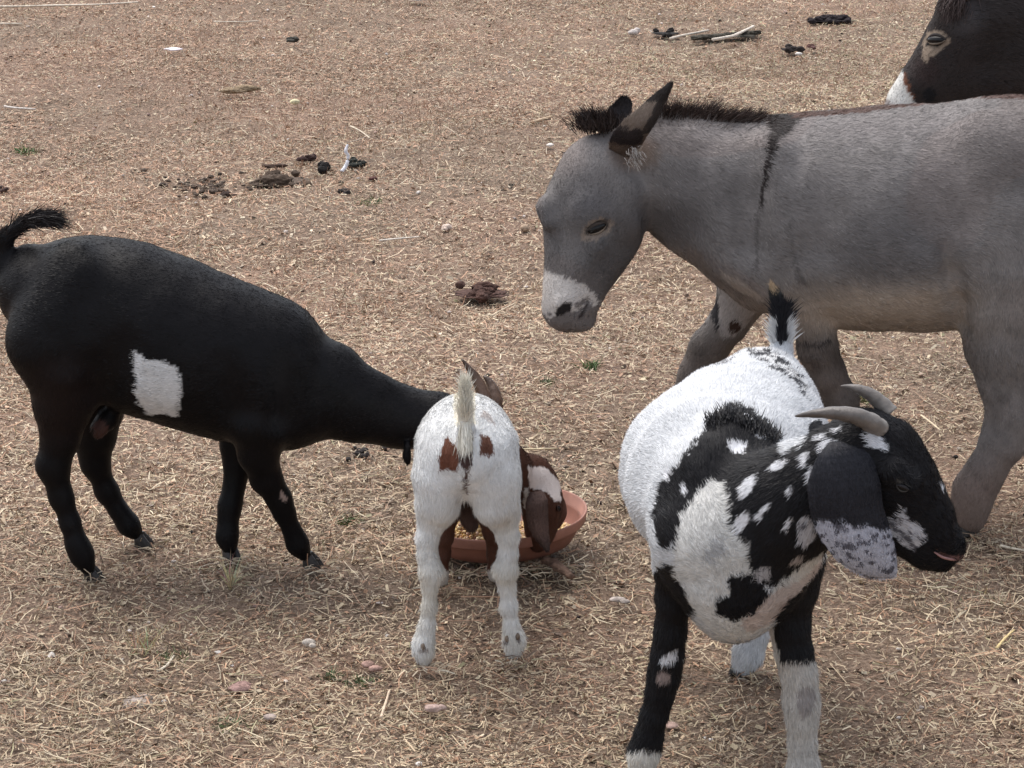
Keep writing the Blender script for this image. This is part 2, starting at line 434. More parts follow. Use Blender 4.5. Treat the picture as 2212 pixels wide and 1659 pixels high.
def C3(*c): return np.array(c, float)
def paint(base, marks, amp=5.0, nf=60, seed=9):
    """coat colour as a function of place on the body. marks: (outline, colour, ymin, ymax, wobble)"""
    def f(P):
        c = base(P) if callable(base) else np.tile(np.array(base, float), (len(P), 1))
        uv = PR(P); j = np.stack([vn(P, nf, seed) + .6 * vn(P, nf * 3, seed + 1) + .5 * vn(P, nf * 7, seed + 5), vn(P, nf, seed + 2) + .6 * vn(P, nf * 3, seed + 3) + .6 * vn(P, nf * 7, seed + 6)], 1)
        for mk in marks:
            poly, col = mk[0], mk[1]; y0 = mk[2] if len(mk) > 2 and mk[2] is not None else -9e9; y1 = mk[3] if len(mk) > 3 and mk[3] is not None else 9e9
            am = mk[4] if len(mk) > 4 else amp; al = mk[5] if len(mk) > 5 else 1.0
            q = uv + j * am; xs = [p[0] for p in poly]; ys = [p[1] for p in poly]
            m = (q[:, 0] > min(xs)) & (q[:, 0] < max(xs)) & (q[:, 1] > min(ys)) & (q[:, 1] < max(ys)) & (P[:, 1] > y0) & (P[:, 1] < y1)
            ii = np.nonzero(m)[0]; ii = ii[inpoly(q[ii], poly)]
            cc = col(P[ii]) if callable(col) else np.array(col, float)
            c[ii] = c[ii] * (1 - al) + al * cc
        return c
    return f
#@@PARTS@@

# ------------------------------------------------------------------ ground
def gh(x, y):
    P = np.stack([x, y, np.zeros_like(x)], 1)
    m = np.clip(1 - np.abs(y - 8) / 60, 0, 1)
    return (vn(P, .9, 40) * .022 + vn(P, 2.6, 41) * .009 + vn(P, 9, 42) * .004 + vn(P, 24, 44) * .002) * (.35 + .65 * m) - .012
def build_ground():
    def axis(lo, hi, st, far):
        a = list(np.arange(lo, hi, st)); s = st
        while a[-1] < far: s *= 1.3; a.append(a[-1] + s)
        s = st
        while a[0] > -far: s *= 1.3; a.insert(0, a[0] - s)
        return np.array(a)
    X = axis(-2.6, 2.6, .03, 500); Y = axis(3.6, 16, .035, 500)
    xx, yy = np.meshgrid(X, Y, indexing='ij'); V = np.stack([xx.ravel(), yy.ravel(), gh(xx.ravel(), yy.ravel())], 1)
    i, j = np.meshgrid(np.arange(len(X) - 1), np.arange(len(Y) - 1), indexing='ij'); b = (i * len(Y) + j).ravel()
    F = np.stack([b, b + len(Y), b + len(Y) + 1, b + 1], 1)
    m = bpy.data.materials.new('dry_paddock_soil'); m.use_nodes = True; n = m.node_tree; L = n.links.new; bs = n.nodes['Principled BSDF']
    tc = n.nodes.new('ShaderNodeTexCoord')
    def noise(sc, det=5, rough=.6, dist=0):
        t = n.nodes.new('ShaderNodeTexNoise'); t.inputs['Scale'].default_value = sc; t.inputs['Detail'].default_value = det
        t.inputs['Roughness'].default_value = rough; t.inputs['Distortion'].default_value = dist; L(tc.outputs['Object'], t.inputs['Vector']); return t.outputs['Fac']
    def ramp(f, st):
        r = n.nodes.new('ShaderNodeValToRGB'); e = r.color_ramp.elements
        e[0].position, e[0].color = st[0][0], (*st[0][1], 1); e[1].position, e[1].color = st[-1][0], (*st[-1][1], 1)
        for p, c in st[1:-1]:
            q = e.new(p); q.color = (*c, 1)
        L(f, r.inputs[0]); return r.outputs[0]
    def mix(f, a, b_, mode='MIX'):
        x = n.nodes.new('ShaderNodeMix'); x.data_type = 'RGBA'; x.blend_type = mode
        if isinstance(f, float): x.inputs[0].default_value = f
        else: L(f, x.inputs[0])
        L(a, x.inputs[6]); L(b_, x.inputs[7]); return x.outputs[2]
    fine = ramp(noise(95, 6, .75, .6), [(.32, (.055, .038, .03)), (.46, (.15, .108, .08)), (.56, (.27, .20, .148)), (.68, (.42, .34, .255))])
    red = ramp(noise(120, 5, .7), [(.35, (.085, .05, .038)), (.5, (.225, .155, .115)), (.66, (.42, .30, .22))])
    patch = ramp(noise(.8, 4, .6), [(.42, (0, 0, 0)), (.6, (1, 1, 1))])
    c = mix(patch, fine, red)
    br = ramp(noise(5, 5, .65), [(.3, (.72, .70, .68)), (.55, (1, 1, 1)), (.75, (1.12, 1.1, 1.06))])
    L(mix(1.0, c, br, 'MULTIPLY'), bs.inputs['Base Color']); bs.inputs['Roughness'].default_value = .9; bs.inputs['Specular IOR Level'].default_value = .1
    bp = n.nodes.new('ShaderNodeBump'); bp.inputs['Strength'].default_value = .8; bp.inputs['Distance'].default_value = .012
    L(noise(70, 6, .7), bp.inputs['Height']); L(bp.outputs[0], bs.inputs['Normal'])
    g = mesh_np('ground', V, F, m); g['kind'] = 'structure'
build_ground()

M_STRAW = mat_attr('dry_straw', .6, .25)
PAL = np.array([(.60, .50, .36), (.54, .435, .31), (.47, .365, .26), (.45, .275, .185), (.34, .215, .15), (.64, .56, .43), (.28, .20, .145), (.42, .35, .27), (.16, .115, .09), (.38, .35, .22)])
def tone(P, r, green=True):
    """litter colours drift over the paddock: redder to the far left, greener to the far right"""
    n = len(P)
    redp = np.clip(vn(P, .45, 71) * .9 + .6 - .28 * P[:, 0] + .12 * (P[:, 1] - 8), 0, 1) * np.clip((P[:, 1] - 6.8) / 3, .02, 1)
    grn = np.clip(vn(P, .7, 72) * .8 + .35 * P[:, 0] + .05 * (P[:, 1] - 9), 0, 1) * np.clip((P[:, 1] - 7.5) / 3, 0, 1)
    w = np.tile(np.array([.15, .15, .13, .10, .11, .05, .11, .09, .09, .02]), (n, 1))
    w[:, 3] += .6 * redp; w[:, 4] += .26 * redp; w[:, 9] += .42 * grn; w[:, 0] += .22 * grn; w[:, 5] += .2 * grn
    cw = np.cumsum(w, 1); cw /= cw[:, -1:]
    k = (r.random(n)[:, None] > cw).sum(1)
    return PAL[k] * (1 + .13 * r.normal(0, 1, n))[:, None]
def scatter(n, r, y0=3.9, y1=15.5, pw=1.3, dens=None):
    out = []
    tot = 0
    while tot < n:
        m = n * 2; y = y0 + (y1 - y0) * r.random(m); x = (r.random(m) * 2 - 1) * (.2 * y1 + 1.6)
        k = (r.random(m) < np.exp(-np.maximum(np.abs(x) - .2 * y - .35, 0) / .35)) & (r.random(m) < (y0 / y) ** pw)
        if dens is not None:
            P = np.stack([x, y, 0 * x], 1); k &= r.random(m) < dens(P)
        out.append(np.stack([x[k], y[k]], 1)); tot += k.sum()
    return np.concatenate(out)[:n]
def straw(name, n, lmin, lmax, wmin, wmax, up, lift, segs, seed, bend=.25, pw=1.3, bright=1., dens=None):
    r = np.random.default_rng(seed); xy = scatter(n, r, pw=pw, dens=dens); x, y = xy[:, 0], xy[:, 1]
    z = gh(x, y) + r.random(n) * lift
    yaw = r.random(n) * 2 * np.pi; tilt = r.normal(0, 1, n) * up[1] + up[0]
    D = np.stack([np.cos(yaw) * np.cos(tilt), np.sin(yaw) * np.cos(tilt), np.sin(tilt)], 1)
    L = lmin + (lmax - lmin) * r.random(n) ** 1.8; w = wmin + (wmax - wmin) * r.random(n)
    P = np.stack([x, y, z], 1)
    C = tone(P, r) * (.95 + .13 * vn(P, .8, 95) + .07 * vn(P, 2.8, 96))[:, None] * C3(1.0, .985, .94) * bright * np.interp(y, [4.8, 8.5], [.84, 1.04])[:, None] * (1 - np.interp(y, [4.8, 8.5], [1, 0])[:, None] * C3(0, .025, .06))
    W = np.cross(D, np.array([0, 0, 1.]) + r.normal(0, .45, (n, 3)))
    side = np.cross(D, [0, 0, 1.]); B = side * (r.normal(0, bend, n))[:, None]
    P = P - D * (L * .5)[:, None] * (1 if up[0] == 0 else 0); P[:, 2] = np.maximum(P[:, 2], gh(P[:, 0], P[:, 1]) + .001)
    o = ribbons(name, P, D, L, w, C, M_STRAW, None, (0, 0, 0), segs, False, W)
    # bend sideways
    co = np.empty(len(o.data.vertices) * 3, dtype=np.float32); o.data.vertices.foreach_get('co', co); co = co.reshape(n, segs + 1, 2, 3)
    for k in range(segs + 1):
        t = k / segs; co[:, k] += (B * (L * (t * t - t) * 1.6)[:, None])[:, None, :]
    o.data.vertices.foreach_set('co', co.ravel()); o.data.update()
    return o
bare = lambda P: 1 - .55 * np.exp(-((P[:, 0] - .05) / .55) ** 2 - ((P[:, 1] - 6.25) / .42) ** 2)
clumpy = lambda P: np.clip(.45 + .9 * vn(P, 1.6, 80) + .5 * vn(P, 6, 81), .12, 1)
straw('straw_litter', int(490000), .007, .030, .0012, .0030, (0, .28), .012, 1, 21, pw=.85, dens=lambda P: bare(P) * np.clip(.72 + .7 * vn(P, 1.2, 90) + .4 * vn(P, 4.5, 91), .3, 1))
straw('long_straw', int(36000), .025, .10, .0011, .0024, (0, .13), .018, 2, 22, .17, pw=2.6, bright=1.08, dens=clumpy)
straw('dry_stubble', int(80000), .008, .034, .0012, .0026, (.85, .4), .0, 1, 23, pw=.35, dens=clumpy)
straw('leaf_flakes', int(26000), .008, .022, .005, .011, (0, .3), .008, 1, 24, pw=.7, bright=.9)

# ------------------------------------------------------------------ animals
def hooffn(): pass
def eye_at(body, parent, u, v, a, b, ang, lidcol, open_=1., deep=.35, ring=1.0):
    """dark eye with lids at a place on the head"""
    loc, nor = body.hit(u, v); px = DEP(loc) / FPX
    t = math.radians(ang); d = np.array([math.cos(t), 0, -math.sin(t)]); d = d - (d @ nor) * nor; d /= np.linalg.norm(d)
    s = np.cross(nor, d); 
    if s[2] < 0: s = -s
    A, Bh = a * px, b * px; loc = loc + nor * .003
    e_ = ellips('eye', loc - nor * Bh * deep, (d * A, s * Bh, nor * Bh * .9), M_EYE, parent)
    lids = []
    for sg, th in ((1, .42), (-1, .26)):
        pts = []; n = 9
        for i in range(n):
            x = -1.12 + 2.24 * i / (n - 1)
            h = (1 - x * x / 1.3) * (.95 if sg > 0 else .9) * (open_ if sg > 0 else 1)
            pts.append(loc + d * A * x + s * sg * Bh * h + nor * (Bh * (.42 - .45 * x * x)))
        lids.append(tube('eyelid', pts, [Bh * th * (.35 + .65 * (1 - (-1.12 + 2.24 * i / (n - 1)) ** 2 / 1.4)) for i in range(n)], M_SKIN, None, lidcol if not isinstance(lidcol, list) else lidcol[0 if sg > 0 else 1], 8))
    for l_ in lids: l_.parent = e_; l_.matrix_parent_inverse = Matrix.Identity(4); l_.location = (0, 0, 0)
    return loc, nor, d, s, A, Bh

# ---- black goat, walking and feeding
def black_goat():
    Yb = GP(150, 1217)[1]; B = Body(Yb)
    t = thing('goat', 'black goat with a white flank patch, head down behind the small white goat', 'goat', (GP(390, 1217)))
    # torso, head to tail so that the hair lies backwards
    B.chain([(700, 838, 0, 100, .10), (620, 848, 0, 117, .125), (560, 798, 0, 158, .15), (510, 785, 0, 166, .165), (420, 756, 0, 171, .18), (330, 722, 0, 175, .19), (250, 682, 0, 163, .18), (165, 645, 0, 130, .155), (88, 628, 0, 94, .10)], .03)
    B.chain([(985, 925, .06, 57, .065), (940, 912, .03, 60, .065), (860, 899, .02, 63, .065), (780, 877, 0, 76, .07), (700, 846, 0, 96, .09)], .03)
    B.chain([(1052, 1085, .10, 24, .026), (1046, 1048, .10, 32, .034), (1030, 985, .09, 45, .05), (1000, 935, .07, 52, .058), (960, 915, .05, 56, .06)], .02)
    # shoulder and haunch masses
    B.chain([(610, 800, -.075, 60, .05), (575, 860, -.095, 58, .05), (560, 910, -.10, 52, .05)], .04, fl=False)
    B.chain([(600, 770, .10, 70, .05), (560, 850, .11, 62, .05), (530, 910, .10, 50, .05)], .04, fl=False)
    B.chain([(150, 640, -.09, 70, .06), (120, 740, -.11, 95, .07), (140, 840, -.10, 72, .06)], .045, fl=False)
    B.chain([(160, 640, .09, 70, .06), (170, 740, .11, 95, .07), (205, 850, .10, 66, .06)], .045, fl=False)
    B.leg([(150, 800, 86), (136, 880, 58), (132, 940, 40), (113, 1006, 33), (133, 1075, 22), (152, 1130, 19), (166, 1176, 23), (176, 1200, 21), (190, 1226, 17)], -.10, (200, 1255))
    B.leg([(205, 800, 80), (212, 880, 52), (205, 940, 42), (205, 1000, 30), (232, 1062, 22), (258, 1105, 17), (278, 1134, 21), (292, 1150, 17)], .10, (308, 1180))
    B.leg([(535, 890, 58), (515, 960, 37), (511, 1010, 24), (506, 1050, 19), (496, 1092, 22), (492, 1125, 16), (490, 1158, 20), (496, 1182, 16)], .09, (498, 1210))
    B.leg([(560, 900, 60), (557, 975, 40), (576, 1035, 31), (603, 1078, 24), (614, 1108, 20), (630, 1145, 16), (642, 1174, 21), (656, 1196, 17)], -.10, (670, 1224))
    B.chain([(158, 566, -.075, 30), (178, 590, -.10, 26)], .06, fl=False)
    B.chain([(212, 610, -.225, 60, .045), (235, 680, -.235, 60, .045)], .06, cut=True)
    B.chain([(250, 760, -.215, 40, .03), (222, 850, -.18, 34, .03)], .05, cut=True)
    B.chain([(655, 735, -.155, 26, .025), (640, 800, -.165, 26, .025), (612, 900, -.15, 22, .022)], .05, cut=True)
    B.chain([(500, 800, -.205, 24, .025), (515, 890, -.18, 24, .025)], .05, cut=True)
    B.chain([(232, 905, -.03, 26), (215, 925, -.04, 15), (213, 940, -.04, 8)], .02)       # udder
    B.chain([(60, 560, 0, 34), (20, 590, 0, 26), (2, 560, 0, 19), (8, 520, 0, 16), (40, 488, 0, 13), (80, 472, 0, 9)], .02)
    B.chain([(880, 962, -.05, 10), (879, 985, -.05, 9.5), (881, 1000, -.05, 8)], .008)
    B.chain([(100, 850, -.2, 20), (130, 900, -.2, 10)], .02, cut=False) if False else None
    B.build(.0065, .0035, 11, 3)
    wp = [(.5413 * x, 399 + .5413 * y) for x, y in [(532, 655), (572, 690), (640, 706), (722, 728), (726, 800), (716, 928), (660, 918), (604, 922), (566, 884), (540, 845), (552, 780), (540, 720)]]
    def base(P):
        c = np.tile(C3(.0055, .0048, .0055), (len(P), 1)); uv = PR(P)
        w = np.clip(1 - ((uv[:, 0] - 120) ** 2 + (uv[:, 1] - 870) ** 2) / 120 ** 2, 0, 1)[:, None]
        c = c + w * C3(.006, .002, .001)
        return c * (1 + .25 * vn(P, 9, 4))[:, None]
    col = paint(base, [(wp, (.60, .60, .60), None, Yb, 3.5), (blob(612, 1072, 6, 15, -20), (.30, .22, .19), None, Yb + .1, 2), (blob(218, 925, 18, 20), (.07, .035, .03), None, None, 3)])
    mesh_np('body', B.V, B.F, M_SKINB, col(B.V), True, t)
    fur('fur', B.V, B.F, col, B.flow, 150000, .012, .0015, M_FURB, t, .07, .14, .3, .14, lambda P: np.where(P[:, 2] < .30, .5, 1.))
    # head furniture: mostly hidden behind the kid
    tube('horn', [PX(1043, 905, Yb + .07), PX(1046, 860, Yb + .07), PX(1030, 820, Yb + .08), PX(1012, 795, Yb + .08), PX(999, 777, Yb + .08)], [.019, .017, .0125, .007, .002], M_HORN, t, lambda f: tuple(C3(.13, .075, .05) * (1.1 - .7 * f)), 12, .03, .04)
    tube('horn', [PX(1066, 912, Yb + .14), PX(1072, 866, Yb + .15), PX(1062, 832, Yb + .17), PX(1045, 812, Yb + .18)], [.019, .016, .011, .003], M_HORN, t, lambda f: tuple(C3(.13, .075, .05) * (1.1 - .7 * f)), 12, .03, .04)
    for sg in (-1, 1):
        ear_mesh('ear', [PX(985 + 6 * sg, 930, Yb + .07 + sg * .05), PX(990, 960, Yb + .07 + sg * .075), PX(992, 1010, Yb + .07 + sg * .08), PX(996, 1050, Yb + .07 + sg * .07)], [.012, .026, .028, .004], (1, 0, -.3), (0, sg, 0), .3, .006, M_SKIN, lambda A: np.tile(C3(.014, .013, .014), (len(A), 1)), t)
    eye_at(B, t, 1022, 965, 10, 7, 60, (.02, .018, .018))
    # tail hair
    r = np.random.default_rng(4); q = []; d = []
    path = [PX(2, 560, Yb), PX(8, 520, Yb), PX(40, 488, Yb), PX(80, 472, Yb), PX(100, 470, Yb)]
    for _ in range(2600):
        s = r.random() * 3.9; i = int(s); f = s - i; p = path[i] * (1 - f) + path[min(i + 1, 4)] * f; dd = path[min(i + 1, 4)] - path[i]; dd = dd / np.linalg.norm(dd)
        q.append(p + r.normal(0, .006, 3)); d.append(dd + r.normal(0, .22, 3) + np.array([-.1, 0, .35]) * (1 - s / 4) + np.array([.1, 0, -.1]) * (s / 4))
    ribbons('tail_hair', q, d, .03 + .028 * r.random(2600), .0022, np.tile(C3(.016, .013, .013), (2600, 1)) * (1 + .4 * r.random((2600, 1))), M_FURB, t, (0.1, 0, -.25), 3, curl=.15)
    # hair at the fetlocks, hooves
    for (ua, va, uf, vf, dx, dy) in ((188, 1220, 202, 1251, 1, -.25), (292, 1150, 310, 1179, 1, -.2), (496, 1182, 500, 1207, .5, -.8), (656, 1196, 674, 1223, 1, -.25)):
        cloven_hoof(t, PX(ua, va, GP(uf, vf)[1]), GP(uf, vf), (dx, dy), .027, M_HOOFD)
black_goat()

# ---- small white goat with a brown head, seen from behind
def kid():
    Yb = GP(1010, 1432)[1]; B = Body(Yb, (1, 0, 0))
    t = thing('goat', 'small white goat seen from behind, brown head down in the feeding dish', 'goat', GP(1010, 1400))
    B.chain([(1150, 1028, .60, 44), (1112, 1030, .58, 50), (1068, 1012, .52, 70), (1025, 985, .42, 85, .08), (1012, 968, .30, 92, .088), (1008, 950, .16, 93, .090), (1008, 952, .05, 92, .090), (1008, 985, .0, 84, .094)], .03)
    B.chain([(958, 965, .03, 58), (952, 1030, .0, 58), (948, 1080, 0, 53)], .02, fl=False); B.chain([(1060, 965, .03, 58), (1064, 1030, .0, 58), (1070, 1080, 0, 53)], .02)
    B.leg([(949, 1055, 50), (937, 1112, 35), (923, 1160, 22), (923, 1198, 19), (930, 1234, 25), (928, 1266, 16), (927, 1310, 14), (922, 1352, 15), (916, 1385, 20), (915, 1406, 20), (915, 1422, 16)], .02, (915, 1440), .014)
    B.leg([(1068, 1055, 50), (1086, 1110, 35), (1097, 1156, 22), (1098, 1194, 19), (1092, 1232, 25), (1095, 1264, 16), (1098, 1310, 14), (1104, 1350, 15), (1109, 1374, 20), (1111, 1390, 20), (1111, 1403, 16)], .02, (1111, 1421), .014)
    B.leg([(985, 1060, 34), (972, 1110, 22), (962, 1160, 15), (957, 1200, 16), (955, 1235, 13), (954, 1252, 15)], .40, (954, 1268), .015)
    B.leg([(1046, 1060, 34), (1050, 1110, 22), (1062, 1150, 16), (1068, 1200, 15), (1068, 1235, 13), (1069, 1246, 14)], .40, (1069, 1260), .015)
    B.chain([(1008, 1050, .10, 34), (1010, 1100, .08, 20), (1015, 1124, .07, 13), (1019, 1138, .06, 8)], .02)
    B.chain([(985, 1120, .26, 24), (1003, 1150, .25, 11)], .02) if False else None
    # head, held down to the right
    B.chain([(1162, 1176, .56, 19), (1166, 1158, .56, 25), (1170, 1128, .57, 35, .036), (1172, 1090, .58, 46, .045), (1160, 1052, .60, 46, .045), (1130, 1034, .60, 46, .045)], .02)
    # cleft, groove lines
    B.chain([(1008, 1000, -.115, 6), (1010, 1050, -.105, 9), (1010, 1088, -.085, 18)], .03, cut=True)
    B.chain([(1006, 985, -.02, 15), (1006, 930, -.05, 17), (1004, 880, -.045, 15), (1004, 845, -.035, 11), (1004, 828, -.03, 6)], .012)   # tail
    B.chain([(1092, 1262, -.06, 3), (1100, 1340, -.06, 3)], .01, cut=True)
    B.build(.0048, .0028, 16, 5)
    c2 = lambda L: [(665 + .461 * x, 731.8 + .461 * y) for x, y in L]
    W = C3(.80, .80, .79); BR = C3(.085, .035, .022); Yf = Yb + .33
    def base(P):
        c = np.tile(W, (len(P), 1)); uv = PR(P)
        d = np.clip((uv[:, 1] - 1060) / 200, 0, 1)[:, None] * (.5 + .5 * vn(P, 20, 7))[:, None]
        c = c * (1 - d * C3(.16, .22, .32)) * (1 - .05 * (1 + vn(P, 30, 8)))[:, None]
        f = (P[:, 1] > Yf) & ((uv[:, 1] > 1075) | (uv[:, 0] > 1110)); c[f] = BR * .8
        fl = (P[:, 1] > Yf) & (uv[:, 1] > 1232) & (uv[:, 0] < 1100); c[fl] = C3(.42, .38, .34)
        return c
    marks = [(c2([(648, 460), (692, 488), (714, 560), (702, 616), (618, 616), (604, 560), (624, 508)]), (.16, .06, .035), None, Yf, 4),
             (c2([(806, 440), (852, 456), (876, 528), (850, 548), (802, 530)]), (.13, .055, .035), None, Yf, 3),
             (c2([(712, 460), (768, 450), (775, 560), (760, 596), (735, 600), (700, 560)]), (.07, .04, .035), None, Yf, 3),
             (c2([(732, 590), (756, 590), (754, 700), (745, 730), (736, 700)]), (.10, .06, .05), None, Yf, 1.5),
             (blob(1010, 1122, 27, 42), (.085, .05, .04), Yb - .02, Yb + .2, 4),
             (c2([(725, 330), (737, 330), (742, 420), (725, 430)]), (.35, .22, .16), None, Yf, 2),
             (c2([(690, 180), (780, 180), (790, 400), (745, 420), (735, 340), (700, 420), (685, 350)]), (.80, .76, .66), None, Yf, 3),
             (c2([(820, 335), (850, 345), (885, 395), (870, 400), (830, 360)]), (.50, .42, .38), None, Yf, 5, .6),
             (c2([(1030, 600), (1110, 600), (1190, 680), (1185, 770), (1160, 760), (1120, 722), (1075, 708), (1040, 700)]), (.68, .60, .56), Yf, None, 3),
             (c2([(1015, 700), (1035, 700), (1035, 790), (1010, 800)]), (.62, .58, .55), Yf, None, 3),
             (blob(914, 1398, 10, 5), (.24, .20, .18), None, Yf, 2), (blob(1094, 1380, 6, 5), (.2, .17, .16), None, Yf, 2), (blob(1118, 1374, 5, 7), (.2, .17, .16), None, Yf, 2)]
    col = paint(base, marks)
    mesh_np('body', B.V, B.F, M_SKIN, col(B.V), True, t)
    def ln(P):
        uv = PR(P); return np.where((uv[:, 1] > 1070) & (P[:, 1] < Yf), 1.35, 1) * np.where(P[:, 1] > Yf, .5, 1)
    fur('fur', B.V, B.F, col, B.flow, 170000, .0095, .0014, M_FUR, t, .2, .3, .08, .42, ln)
    # tail plume
    r = np.random.default_rng(8); n = 1900; s = r.random(n); q = np.stack([PX(1005 + r.normal(0, 6 - 3.5 * a), 950 - 112 * a, Yb - .07) for a in s])
    side = r.normal(0, 1, n); D = np.stack([side * .18, np.full(n, -.1) + r.normal(0, .2, n), np.where(s > .35, .9, -.5 - .5 * np.abs(side))], 1)
    ribbons('tail_hair', q, D, .028 + .02 * r.random(n), .0024, np.tile(C3(.80, .77, .68), (n, 1)) * (1 - .12 * r.random((n, 1))), M_FUR, t, (0, 0, -.1), 3, curl=.12)
    # ears: the near one hangs over the rim
    Ye = Yb + .49
    gc = lambda A: np.tile(C3(.10, .062, .052), (len(A), 1)) * (1 + .25 * vn(A, 30, 3))[:, None] * (1 - .55 * np.clip((PR(A)[:, 1] - 1160) / 25, 0, 1))[:, None]
    o, A, F = ear_mesh('ear', [PX(1158, 1062, Ye + .03), PX(1160, 1085, Ye), PX(1162, 1120, Ye - .012), PX(1168, 1150, Ye - .022), PX(1176, 1172, Ye - .03), PX(1183, 1190, Ye - .04)], [.012, .026, .025, .019, .012, .003], (1, .25, .1), (.2, -1, 0), -.35, .007, M_SKIN, gc, t)
    fur('ear_fur', A, F, gc, lambda P: np.tile(C3(.15, 0, -1), (len(P), 1)), 5000, .007, .0012, M_FUR, t, .12, .2, .15)
    ear_mesh('ear', [PX(1200, 1062, Ye + .13), PX(1212, 1085, Ye + .12), PX(1216, 1115, Ye + .11), PX(1206, 1142, Ye + .11)], [.01, .018, .018, .004], (.6, .8, .0), (1, -.3, 0), -.3, .006, M_SKIN, lambda A: np.tile(BR, (len(A), 1)), t)
    eye_at(B, t, 1205, 1098, 7, 5, 70, (.05, .025, .02))
    for (ua, va, uf, vf, dy) in ((915, 1418, 915, 1438, 1), (1111, 1402, 1111, 1420, 1), (954, 1250, 954, 1264, 1), (1069, 1244, 1069, 1257, 1)):
        cloven_hoof(t, PX(ua, va, GP(uf, vf)[1]), GP(uf, vf), (0, 1), .020, M_HOOFT)
    for u, v in ((914, 1397), (1095, 1380), (1118, 1375)):
        loc, nor = B.hit(u, v); ellips('dewclaw', loc, (C3(.005, 0, 0), C3(0, .006, 0), C3(0, 0, .008)), M_HOOFT, t, 10, 7)
kid()

